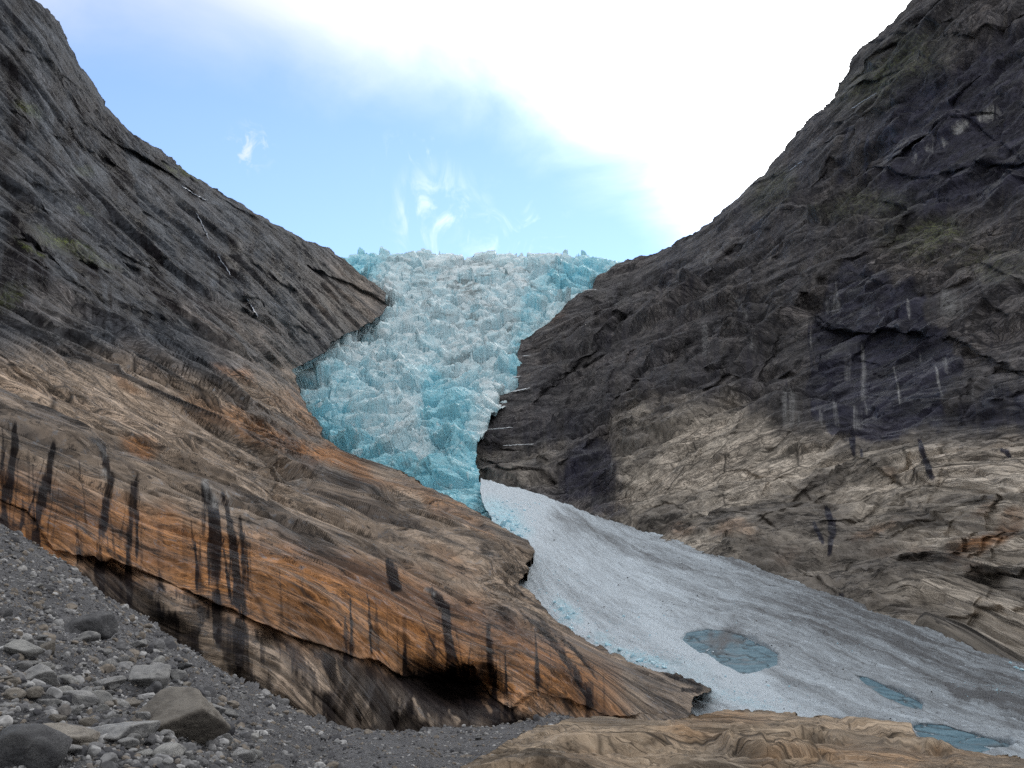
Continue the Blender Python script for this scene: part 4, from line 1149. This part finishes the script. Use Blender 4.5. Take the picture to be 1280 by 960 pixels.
S_OUT = [(-200, 527), (-60, 618), (0, 656), (60, 694), (120, 735), (160, 762), (200, 790), (265, 830), (330, 868), (380, 892), (430, 912), (475, 916), (520, 914), (580, 912), (640, 906), (700, 893), (740, 905), (760, 960), (720, 1150), (-200, 1150)]
S_CT = [(0, 660, 51), (120, 735, 50), (200, 790, 48.5), (330, 870, 46.5), (430, 914, 48), (520, 914, 53), (640, 910, 56), (700, 896, 60), (0, 720, 33), (0, 800, 19.5), (100, 800, 26), (200, 860, 21), (0, 880, 13.5), (0, 960, 10.5), (150, 960, 11), (300, 960, 13), (300, 900, 26), (420, 945, 28), (500, 960, 22), (640, 960, 26), (740, 930, 40), (0, 1100, 6), (300, 1100, 7), (700, 1100, 12), (-200, 540, 52), (-200, 800, 16), (-200, 1100, 6)]
S = Body(S_OUT, S_CT, 1.8, jag=3.0, jscale=0.10, frame=(-20, 780, 600, 985), seed=111)
S.dent(40, 940, 60, 40, -0.06)
S.update()
Ps = S.P.reshape(-1, 3)
S.displace(0.35 * fbm(Ps / 4.0, 4, 1101) + 0.10 * ridged(Ps / 0.8, 2, 1105))
S.build('ground', M_SCREE, roll=((0.02, 0.02), (0.06, 0.08), (0.12, 0.2)))
tag(S.obj, 'slope of grey scree and dust falling from the foot of the orange slab', 'ground', 'structure')

#==OBJECTS==
rng = np.random.default_rng(7)


def ico(sub):
    bm = bmesh.new()
    bmesh.ops.create_icosphere(bm, subdivisions=sub, radius=1.0)
    V = np.array([v.co[:] for v in bm.verts]); F = np.array([[v.index for v in f.verts] for f in bm.faces])
    bm.free()
    return V, F


def rock_shape(seed, sub=5, planes=13, rough=0.022, flat=(1, 0.8, 0.62), keen=38.0):
    """angular block: a ball cut by random planes, edges a little worn, surface pitted"""
    r = np.random.default_rng(seed)
    V, F = ico(sub)
    n = r.normal(size=(planes, 3)); n /= np.linalg.norm(n, axis=1, keepdims=True)
    off = r.uniform(0.42, 0.86, planes)
    w = V + 0.05 * np.stack([fbm(V * 1.3 + seed * 3.1 + k * 5, 2, seed + k) for k in range(3)], 1)
    w /= np.linalg.norm(w, axis=1, keepdims=True)
    dots = w @ n.T
    rad = np.where(dots > 0.05, off / np.maximum(dots, 0.05), 9.0)
    rad = np.concatenate([rad, np.full((len(V), 1), 1.05)], 1)
    a = -np.log(np.exp(-keen * rad).sum(1)) / keen
    P = w * a[:, None]
    nrm = w
    g, h, _ = worley(P * 2.2 + seed, seed)
    P = P + nrm * (rough * 1.5 * ridged(P * 3.0 + seed, 3, seed)[:, None] * 0.5 + rough * 1.6 * (h * (0.4 + 0.6 * sstep(g, 0, 0.15)))[:, None] + rough * 0.5 * fbm(P * 14 + seed, 3, seed + 3)[:, None])
    return P * np.array(flat), F


def stone_material(name, a, b_, dust, unit=1.0):
    m, t, b = new_mat(name)
    c = t.n('ShaderNodeTexCoord').outputs['Object']
    rnd = t.n('ShaderNodeObjectInfo').outputs['Random']
    sh = t.n('ShaderNodeVectorMath', operation='ADD'); t.put(sh.inputs[0], c); t.put(sh.inputs[1], t.math('MULTIPLY', rnd, 40.0))
    n1 = t.noise(sh, 2.2, 8, 0.65, 0.3); n2 = t.noise(sh, 14.0, 8, 0.7); n3 = t.noise(t.scale(sh, (0.6, 0.6, 4)), 2.0, 6, 0.6, 0.4)
    col = t.mix(t.ramp(n1, 0.35, 0.65), a, b_)
    col = t.mix(t.math('MULTIPLY', t.ramp(n3, 0.55, 0.7), 0.5), col, tuple(0.55 * x for x in a))
    col = t.mix(t.math('MULTIPLY', t.ramp(n2, 0.56, 0.70), 0.6), col, tuple(min(1, 1.5 * x) for x in b_))
    col = t.mix(t.math('MULTIPLY', t.ramp(n2, 0.44, 0.32), 0.6), col, tuple(0.4 * x for x in a))
    g = t.n('ShaderNodeNewGeometry').outputs['Normal']
    # rock dust lies on what faces up
    up = t.math('MULTIPLY', t.ramp(t.vmath('DOT_PRODUCT', g, (0, 0, 1)), 0.45, 0.9), t.ramp(n1, 0.3, 0.6, 0.3, 0.9))
    col = t.mix(t.math('MULTIPLY', up, 0.6), col, dust)
    tone = t.ramp(rnd, 0, 1, 0.72, 1.2, False)
    mul = t.n('ShaderNodeVectorMath', operation='SCALE'); t.put(mul.inputs[0], col); t.put(mul.inputs['Scale'], tone)
    t.put(b.inputs['Base Color'], mul.outputs[0])
    b.inputs['Roughness'].default_value = 0.88
    b.inputs['Specular IOR Level'].default_value = 0.2
    t.put(b.inputs['Normal'], t.n('ShaderNodeBump', ins={'Strength': 0.8, 'Distance': 0.06, 'Height': t.math('ADD', t.math('MULTIPLY', n1, 1.0), n2)}))
    return m


M_ST = {'grey': stone_material('stone_grey', (0.14, 0.14, 0.145), (0.28, 0.277, 0.273), (0.34, 0.335, 0.33)),
        'brown': stone_material('stone_brown', (0.15, 0.135, 0.12), (0.26, 0.235, 0.205), (0.32, 0.295, 0.265)),
        'pale': stone_material('stone_pale', (0.22, 0.22, 0.22), (0.34, 0.335, 0.325), (0.40, 0.395, 0.38)),
        'dark': stone_material('stone_dark', (0.055, 0.055, 0.06), (0.12, 0.12, 0.125), (0.13, 0.13, 0.135))}

ROCKS = {}


def rock_mesh(seed, sub, mat, **kw):
    key = (seed, sub, mat)
    if key not in ROCKS:
        P, F = rock_shape(seed, sub, **kw)
        o = mesh_obj('boulder', P, F, M_ST[mat], smooth=True)
        me = o.data
        bpy.data.objects.remove(o)
        ROCKS[key] = me
    return ROCKS[key]


def set_down(me, name, body, px, py, w, sink=0.30, rot=0.0, tilt=0.0, sq=1.0):
    """stand a block on the surface; w = its width on the photograph's scale at that distance"""
    p, n = body.at(px, py)
    size = w / FPX * p[1] * 1.02 / 2
    o = bpy.data.objects.new(name, me)
    o.scale = (size, size, size * sq)
    o.rotation_euler = (tilt, 0.3 * tilt, rot)
    o.location = Vector(p) + Vector((0, 0, size * 0.62 * sq * (1 - 2 * sink)))
    COL.objects.link(o)
    return o


# ---- named boulders on the scree (position of the foot, width, look)
BIG = [
    (183, 884, 76, 'grey', 1, 0.95, 'large grey angular boulder with a slanting flat top above the tan boulder'),
    (215, 958, 122, 'brown', 2, 0.95, 'biggest tan-topped boulder with dark broken underside at the foot of the scree'),
    (146, 962, 100, 'grey', 3, 0.72, 'broad flat-topped dark slab boulder with a pale upper edge'),
    (76, 962, 70, 'brown', 4, 1.0, 'light brown sloping slab boulder leaning to the left of the flat dark one'),
    (26, 990, 120, 'dark', 5, 0.9, 'dark gravel-coated mound of rock in the bottom left corner'),
    (243, 905, 68, 'grey', 6, 0.7, 'smooth pale grey rounded boulder behind the biggest tan one'),
    (284, 901, 30, 'grey', 7, 0.8, 'lone pointed grey stone at the right end of the boulder pile'),
    (207, 966, 44, 'pale', 8, 0.9, 'rounded bluish grey boulder in front of the biggest tan one'),
    (136, 899, 46, 'grey', 9, 0.7, 'grey boulder between the slanting boulder and the flat dark slab'),
    (38, 873, 66, 'grey', 10, 0.62, 'long low grey boulder near the left edge above the brown slab'),
    (81, 864, 27, 'pale', 11, 0.8, 'small pale triangular stone over the middle of the boulder pile'),
    (112, 881, 36, 'grey', 12, 0.85, 'squarish grey boulder left of the slanting boulder'),
    (92, 898, 46, 'grey', 13, 0.6, 'wide dull grey boulder just above the brown sloping slab'),
    (130, 866, 50, 'grey', 14, 0.6, 'low grey boulder touching the upper left of the slanting boulder'),
    (112, 818, 62, 'dark', 15, 1.0, 'dark half-buried outcrop with a steep right face in the middle of the scree'),
    (2, 781, 30, 'dark', 16, 1.1, 'black upright stone cut by the left edge of the photo'),
    (93, 822, 32, 'pale', 17, 0.6, 'whitish stone lying below the dark half-buried outcrop'),
    (20, 840, 56, 'pale', 18, 0.62, 'pale flat boulder at the left edge above the long low one'),
    (50, 836, 30, 'brown', 19, 1.0, 'brown upright stone beside the pale flat boulder at left'),
    (278, 944, 22, 'pale', 20, 1.0, 'pale cobble against the right side of the biggest tan boulder'),
    (302, 962, 38, 'grey', 21, 0.9, 'grey rounded stone at the bottom end of the pile on the right'),
    (177, 964, 30, 'pale', 22, 0.6, 'light stone half cut by the bottom edge between two boulders'),
    (34, 843, 26, 'grey', 23, 0.6, 'thin grey stone tucked under the pale flat boulder'),
    (100, 962, 30, 'brown', 24, 0.9, 'brown stone wedged between the sloping slab and the flat dark slab'),
    (192, 893, 30, 'grey', 25, 0.6, 'grey stone squeezed under the slanting boulder'),
    (56, 896, 32, 'grey', 26, 0.8, 'grey stone over the upper end of the brown sloping slab'),
    (8, 893, 34, 'brown', 27, 0.7, 'brownish stone at the left edge beside the dark mound'),
    (322, 938, 24, 'grey', 28, 0.7, 'grey stone apart from the pile on the fine scree to its right'),
    (62, 738, 16, 'grey', 29, 0.9, 'grey stone high on the scree near the rock lip'),
    (42, 745, 14, 'pale', 30, 0.8, 'pale stone high on the scree left of its grey neighbour'),
    (128, 765, 14, 'pale', 31, 0.8, 'light stone on the upper scree just below the rock wall'),
    (62, 770, 18, 'grey', 32, 0.8, 'grey stone in the upper scree above the dark outcrop'),
]
for (px, py, w, mat, seed, sq, label) in BIG:
    kw = dict(planes=8 + seed % 4, flat=(1, 0.85, 0.62))
    me = rock_mesh(200 + seed, 5 if w > 40 else 4, mat, **kw)
    o = set_down(me, 'boulder', S, px, py - 0.28 * w * sq, w, 0.30, rot=seed * 1.7, tilt=0.25 * math.sin(seed * 2.3), sq=sq)
    tag(o, label, 'boulder', group='boulders on the scree')

# ---- repeated smaller stones
def in_scree(px, py, pad=0):
    return bool(inside(np.array([px]), np.array([py - pad]), S_OUT)[0])


n = 0
while n < 290:
    px = rng.uniform(0, 690); py = rng.uniform(665, 958)
    if n < 150:
        px = rng.uniform(0, 330); py = rng.uniform(800, 962)
        if px > 190 + (py - 800) * 0.9:
            continue
    if rng.uniform() > (1.0 if px < 330 else 0.55) or not in_scree(px, py, 6):
        continue
    near = min(1, max(0.25, (py - 640) / 260))
    w = rng.uniform(5, 11) * (0.6 + 0.9 * near) * (1.0 if px < 330 else 0.62) * (rng.uniform(1.0, 2.4) if n < 150 else 1)
    mat = rng.choice(['grey', 'grey', 'grey', 'brown', 'pale', 'dark'])
    me = rock_mesh(300 + int(rng.integers(0, 9)), 4, mat, planes=9, flat=(1, 0.82, 0.66))
    o = set_down(me, 'stone', S, px, py, w, 0.28, rot=rng.uniform(0, 6.28), tilt=rng.uniform(-.4, .4), sq=rng.uniform(0.7, 1.1))
    lab = {'grey': 'small grey stone among the many strewn over the scree', 'brown': 'small brownish stone among the many strewn over the scree', 'pale': 'small pale stone among the many strewn over the scree', 'dark': 'small dark stone among the many strewn over the scree'}[str(mat)]
    tag(o, lab, 'stone', group='small %s stones strewn over the scree' % mat)
    n += 1


def scatter(name, body, pts, sizes, material, sq=(0.5, 0.9), seed=0, sub=1, lift=0.15):
    """many tiny stones as one mesh"""
    r = np.random.default_rng(seed)
    V0, F0 = ico(sub)
    var = []
    for k in range(10):
        v = V0.copy(); nn = r.normal(size=(7, 3)); nn /= np.linalg.norm(nn, axis=1, keepdims=True)
        for q in nn:
            dd = v @ q; lim = r.uniform(0.45, 0.8)
            v = v - np.outer(np.maximum(dd - lim, 0), q)
        var.append(v)
    m = len(pts)
    i = np.clip(np.searchsorted(body.ys, pts[:, 1]), 1, len(body.ys) - 2)
    j = np.clip(np.searchsorted(body.xs, pts[:, 0]), 1, len(body.xs) - 2)
    P = body.P[i, j]
    rad = sizes / FPX * P[:, 1] / 2
    allV = np.zeros((m, len(V0), 3)); kind = r.integers(0, 10, m); th = r.uniform(0, 6.283, m)
    zs = r.uniform(*sq, m); ys = r.uniform(0.6, 1, m)
    for k in range(10):
        c = kind == k
        v = np.repeat(var[k][None], c.sum(), 0)
        v[..., 1] *= ys[c][:, None]; v[..., 2] *= zs[c][:, None]
        ct, st = np.cos(th[c])[:, None], np.sin(th[c])[:, None]
        x = v[..., 0] * ct - v[..., 1] * st; y = v[..., 0] * st + v[..., 1] * ct
        tl = r.uniform(-.5, .5, c.sum())[:, None]
        z = v[..., 2] * np.cos(tl) + x * np.sin(tl); x = x * np.cos(tl) - v[..., 2] * np.sin(tl)
        allV[c] = np.stack([x, y, z], -1)
    allV *= rad[:, None, None]
    allV += P[:, None]
    allV[..., 2] += (rad * zs * lift)[:, None]
    F = (F0[None] + (np.arange(m) * len(V0))[:, None, None]).reshape(-1, 3)
    o = mesh_obj(name, allV.reshape(-1, 3), F, material, smooth=False)
    at = o.data.attributes.new('tone', 'FLOAT', 'POINT')
    at.data.foreach_set('value', np.repeat(r.uniform(0, 1, m), len(V0)).astype(F4))
    return o


def gravel_material(name, lo, hi, warm):
    m, t, b = new_mat(name)
    tn = attr(t, 'tone')
    n = t.noise(t.n('ShaderNodeTexCoord').outputs['Object'], 9.0, 5, 0.7)
    col = t.mix(t.math('POWER', tn, 2.2), lo, hi)
    col = t.mix(t.ramp(t.math('FRACT', t.math('MULTIPLY', tn, 37.0)), 0.72, 0.8), col, warm)
    col = t.mix(t.math('MULTIPLY', t.ramp(n, 0.4, 0.65), 0.5), col, tuple(0.5 * x for x in lo))
    t.put(b.inputs['Base Color'], col)
    b.inputs['Roughness'].default_value = 0.9
    b.inputs['Specular IOR Level'].default_value = 0.2
    return m


N = int(60000)
pts = np.stack([rng.uniform(-15, 760, N), rng.uniform(645, 975, N)], 1)
pts = pts[inside(pts[:, 0], pts[:, 1], S_OUT)]
sz = 1.7 + 1.9 * rng.pareto(2.4, len(pts))
sz = np.minimum(sz, 6)
M_GRAVEL = gravel_material('gravel_grey', (0.075, 0.075, 0.082), (0.48, 0.475, 0.475), (0.22, 0.19, 0.16))
o = scatter('gravel', S, pts, sz, M_GRAVEL, seed=5)
tag(o, 'loose grey gravel covering the whole scree slope', 'gravel', 'stuff')
N = 17000
pts = np.stack([rng.uniform(-15, 720, N), rng.uniform(645, 975, N)], 1)
clump = fbm(np.stack([pts[:, 0] / 45, pts[:, 1] / 35, np.zeros(N)], 1), 3, 913)
far = np.clip((pts[:, 0] - 150 - (pts[:, 1] - 760) * 0.9) / 120, 0, 1)
pts = pts[inside(pts[:, 0], pts[:, 1], S_OUT) & (rng.uniform(size=N) < np.clip(0.55 + 0.7 * clump - 0.50 * far, 0.04, 1))]
sz = np.minimum(4.6 + 3.2 * rng.pareto(2.2, len(pts)), 15) * np.clip(0.55 + (pts[:, 1] - 660) / 420, 0.5, 1.15) * (1 + 0.45 * (1 - np.clip((pts[:, 0] - 150 - (pts[:, 1] - 760) * 0.9) / 120, 0, 1)))
o = scatter('rubble', S, pts, sz, M_GRAVEL, seed=15, sub=2)
tag(o, 'angular grey rubble lying thick on the scree between the boulders', 'rubble', 'stuff')

# ---- debris melted out of the snow
N = 16000
pts = np.stack([rng.uniform(600, 1290, N), rng.uniform(605, 950, N)], 1)
pts = pts[inside(pts[:, 0], pts[:, 1] - 3, F_OUT)]
dn = np.array([Fb.mask('dirt')[min(len(Fb.ys) - 1, np.searchsorted(Fb.ys, q[1])), min(len(Fb.xs) - 1, np.searchsorted(Fb.xs, q[0]))] for q in pts])
clump = fbm(np.stack([pts[:, 0] / 60, pts[:, 1] / 30, np.zeros(len(pts))], 1), 3, 911)
keepm = rng.uniform(size=len(pts)) < np.clip(0.18 + 0.5 * dn + 0.7 * clump, 0.02, 1)
pts = pts[keepm]
szs = np.minimum(0.8 + 0.5 * rng.pareto(3.0, len(pts)), 3.2)
o = scatter('debris', Fb, pts, szs, gravel_material('debris_dark', (0.05, 0.05, 0.055), (0.20, 0.195, 0.195), (0.11, 0.09, 0.08)), seed=6, lift=0.3)
tag(o, 'dark stony debris peppered over the snow fan', 'debris', 'stuff')

m, t, b = new_mat('fallen_ice')
c = t.n('ShaderNodeTexCoord').outputs['Object']
n1 = t.noise(c, 1.2, 6, 0.65)
rnd = t.n('ShaderNodeObjectInfo').outputs['Random']
col = t.mix(t.math('ADD', t.ramp(n1, 0.35, 0.65, 0, 0.7), t.math('MULTIPLY', rnd, 0.35), clamp=True), (0.56, 0.68, 0.75), (0.26, 0.52, 0.64))
t.put(b.inputs['Base Color'], col); b.inputs['Roughness'].default_value = 0.4
t.put(b.inputs['Normal'], t.n('ShaderNodeBump', ins={'Strength': 0.5, 'Distance': 0.2, 'Height': n1}))
M_FALL = m
N = 2600
cx = np.array([(636, 656, 26, 16), (705, 772, 22, 14), (800, 826, 46, 12), (860, 860, 60, 18), (930, 872, 60, 16), (690, 730, 40, 40), (770, 790, 60, 30), (640, 640, 30, 16), (1240, 862, 40, 10), (1000, 800, 120, 50)])
w = np.array([5, 4, 6, 4, 3, 3, 3, 4, 1, 1.2]); w = w / w.sum()
kk = rng.choice(len(cx), N, p=w)
pts = cx[kk, :2] + rng.normal(size=(N, 2)) * cx[kk, 2:] * 0.6
pts = pts[inside(pts[:, 0], pts[:, 1] - 2, F_OUT)]
szs = np.minimum(0.9 + 0.7 * rng.pareto(2.6, len(pts)), 4.5)
o = scatter('ice_debris', Fb, pts, szs, M_FALL, seed=9, lift=0.3)
tag(o, 'crumbled blue white ice bits strewn along the snow edge', 'ice debris', 'stuff')

ICE = [('fallen from the glacier snout', 'fallen ice blocks under the glacier snout', [(628, 657, 15), (640, 664, 12), (614, 645, 11), (648, 670, 9), (636, 650, 10), (656, 662, 8), (622, 649, 8), (645, 656, 7), (632, 667, 8)]),
       ('in the notch beside the bulging rock knob', 'ice blocks in the notch by the slab', [(700, 764, 10), (709, 777, 13), (716, 769, 7), (692, 757, 7), (713, 788, 9), (704, 788, 6)]),
       ('along the edge where snow meets the orange slab', 'ice blocks along the slab edge', [(745, 803, 8), (758, 809, 9), (774, 816, 9), (800, 828, 13), (790, 823, 8), (815, 834, 9), (830, 841, 8), (808, 839, 6), (846, 846, 7), (784, 818, 6), (735, 797, 6)]),
       ('at the right end of the snow under the tan cliff', 'ice blocks at the right end of the snow', [(1262, 832, 6), (1270, 838, 9), (1277, 846, 7)]),
       ('on the dark furrow low on the snow fan', 'ice blocks on the dark furrow', [(1222, 861, 5), (1231, 863, 6), (1245, 868, 4), (1210, 858, 4)])]
for where, grp, lst in ICE:
    for (px, py, w) in lst:
        k = int(px) % 6
        key = ('ice', k)
        if key not in ROCKS:
            P, Fc = rock_shape(600 + k, 3, planes=12, rough=0.05, flat=(1, 0.75, 0.7))
            oo = mesh_obj('ice_block', P, Fc, M_FALL, smooth=False); ROCKS[key] = oo.data; bpy.data.objects.remove(oo)
        o = set_down(ROCKS[key], 'ice_block', Fb, px, py, w * 0.9, 0.25, rot=px * 0.7, tilt=0.3 * math.sin(px))
        tag(o, 'pale blue ice block ' + where, 'ice block', group=grp)

# ---- bare ice patches in the snow
m, t, b = new_mat('bare_ice')
c = t.n('ShaderNodeTexCoord').outputs['Object']
n1 = t.noise(c, 0.5, 7, 0.65, 0.4); n2 = t.noise(t.scale(c, (1, 1, 3)), 0.18, 5, 0.6)
col = t.mix(t.ramp(n1, 0.35, 0.65), (0.06, 0.12, 0.16), (0.12, 0.21, 0.265))
col = t.mix(t.math('MULTIPLY', t.ramp(n2, 0.52, 0.66), 0.7), col, (0.15, 0.17, 0.19))
col = t.mix(attr(t, 'crack'), col, (0.03, 0.045, 0.055))
col = t.mix(attr(t, 'silt'), col, (0.09, 0.095, 0.105))
t.put(b.inputs['Base Color'], col)
b.inputs['Roughness'].default_value = 0.6
b.inputs['Specular IOR Level'].default_value = 0.08
t.put(b.inputs['Normal'], t.n('ShaderNodeBump', ins={'Strength': 0.4, 'Distance': 0.25, 'Height': n1}))
for key, lab in (('big', 'largest blue grey bare ice patch with dark cracks, high on the snow'), ('narrow', 'narrow teal bare ice strip lower on the grey snow'), ('low', 'cracked blue bare ice patch at the bottom right beside the tan outcrop')):
    B = Body(POOLS[key], F_CT, 0.8, jag=2.8, jscale=0.16, seed=len(key) * 7)
    B.D *= 1.008
    B.update()
    pp = B.P.reshape(-1, 3)
    q = pp / np.array([4.6, 6.5, 4.0]) * (1.0 if key == 'big' else 1.5)
    q = q + 0.22 * np.stack([fbm(q * 1.5 + k * 3, 3, 950 + k) for k in range(3)], 1)
    gap, hh, _ = worley(q, 955)
    ck = (1 - sstep(gap, 0.02, 0.09)).astype(F4)
    B.displace(0.05 * hh - 0.12 * ck + 0.03 * fbm(pp, 3, 958))
    B.mask('crack')[:] = (0.85 * ck).reshape(B.D.shape)
    B.mask('silt')
    if key == 'big':
        WB = B.warped(5, 0.08, 960)
        B.blob('silt', 905, 797, 7, 16, .9, 25, .6, WB); B.blob('silt', 890, 800, 5, 12, .7, 0, .6, WB); B.blob('silt', 918, 802, 12, 5, .6, 0, .6, WB)
    B.build('ice_patch', m, roll=((0.002, 0.004), (0.004, 0.01)))
    tag(B.obj, lab, 'ice patch', group='bare ice patches in the snow')


# ---- running water and snow strips on the rock
def ribbon(name, body, pl, w0, w1, material, label, cat, group=None, thick=0.35, seed=1):
    P = np.array(pl, float)
    L_ = np.concatenate([[0], np.cumsum(np.hypot(*np.diff(P, axis=0).T))])
    nseg = max(8, int(L_[-1] / 1.2))
    ts = np.linspace(0, L_[-1], nseg)
    cx_ = np.interp(ts, L_, P[:, 0]); cy_ = np.interp(ts, L_, P[:, 1])
    q = np.stack([ts * 0.25, np.zeros(nseg), np.full(nseg, seed * 2.1)], 1)
    cx_ = cx_ + 1.8 * fbm(q, 3, seed); cy_ = cy_ + 0.7 * fbm(q + 4, 3, seed + 1)
    tx = np.gradient(cx_); ty = np.gradient(cy_)
    ll = np.hypot(tx, ty) + 1e-6; nx_, ny_ = -ty / ll, tx / ll
    wd = 0.55 * (w0 + (w1 - w0) * ts / L_[-1]) * (0.75 + 0.7 * fbm(q * 2 + 8, 2, seed + 2)).clip(0.25, 1.6) * np.clip(np.minimum(ts, L_[-1] - ts) / 4 + 0.2, 0.1, 1) * 0.5
    rows = []
    us = np.linspace(-1, 1, 7)
    for k in range(nseg):
        r = []
        for u_ in us:
            p, nn = body.mean_at(cx_[k] + nx_[k] * wd[k] * u_, cy_[k] + ny_[k] * wd[k] * u_)
            h = wd[k] / FPX * p[1] * thick * (1 - u_ * u_) - (0.3 * wd[k] / FPX * p[1] if abs(u_) > 0.99 else 0)
            out_ = -p / np.linalg.norm(p)
            r.append(p + nn * h + out_ * (0.0018 * p[1] if abs(u_) < 0.99 else -0.002 * p[1]))
        rows.append(r)
    V = np.array(rows).reshape(-1, 3)
    k = 7
    F = np.array([[a * k + b_, a * k + b_ + 1, (a + 1) * k + b_ + 1, (a + 1) * k + b_] for a in range(nseg - 1) for b_ in range(k - 1)])
    o = mesh_obj(name, V, F, material, smooth=True)
    return tag(o, label, cat, group=group)


m, t, b = new_mat('white_water')
n1 = t.noise(t.scale(t.n('ShaderNodeTexCoord').outputs['Object'], (1, 1, 0.1)), 1.0, 5, 0.6)
t.put(b.inputs['Base Color'], t.mix(t.ramp(n1, 0.35, 0.65), (0.22, 0.26, 0.34), (0.52, 0.56, 0.63)))
b.inputs['Roughness'].default_value = 0.35
M_WATER = m
m, t, b = new_mat('old_snow')
n1 = t.noise(t.n('ShaderNodeTexCoord').outputs['Object'], 0.6, 5, 0.6)
t.put(b.inputs['Base Color'], t.mix(t.ramp(n1, 0.35, 0.65), (0.70, 0.76, 0.82), (0.86, 0.89, 0.92)))
b.inputs['Roughness'].default_value = 0.7
M_OLD = m
ribbon('waterfall', L, [(268, 312), (276, 325), (286, 340), (292, 352), (302, 365), (312, 378), (322, 396)], 2.0, 3.2, M_WATER, 'long thin white waterfall down the left cliff above the brown slabs', 'waterfall', 'waterfalls on the left cliff', seed=3)
ribbon('waterfall', L, [(226, 231), (240, 241), (258, 251)], 2.5, 2.0, M_WATER, 'short slanting white waterfall just under the left skyline ridge', 'waterfall', 'waterfalls on the left cliff', seed=4)
ribbon('waterfall', L, [(244, 262), (252, 278), (262, 300)], 3.2, 2.0, M_WATER, 'faint upper waterfall between the ridge fall and the long one', 'waterfall', 'waterfalls on the left cliff', seed=5)
ribbon('waterfall', R, [(986, 214), (998, 205), (1014, 194)], 2.2, 1.6, M_WATER, 'thin white water streak near the right mountain skyline', 'waterfall', 'waterfalls on the right mountain', seed=6)
ribbon('waterfall', R, [(1064, 136), (1076, 128), (1096, 116)], 2.6, 1.6, M_WATER, 'highest white water glint on the dark right mountain', 'waterfall', 'waterfalls on the right mountain', seed=7)
for pl, w, lab in (([(602, 537), (620, 536), (641, 534)], 2.6, 'long white snow strip on the dark ledge beside the glacier tongue'), ([(629, 557), (648, 556), (668, 555)], 2.2, 'snow strip on the ledge just below the longest one'),
                   ([(640, 490), (652, 487), (663, 485)], 3.6, 'snow strip on the rock corner right of the icefall'), ([(728, 363), (738, 362), (747, 362)], 2.6, 'highest snow strip beside the upper right icefall edge'),
                   ([(653, 445), (663, 444)], 2.2, 'tiny snow strip on the dark rock step by the icefall'), ([(640, 472), (652, 470)], 3.0, 'snow strip between the tiny one and the rock corner')):
    ribbon('snow_strip', R, pl, w, w * 0.7, M_OLD, lab, 'snow strip', 'snow strips beside the icefall', thick=0.5, seed=int(pl[0][0]) % 17)
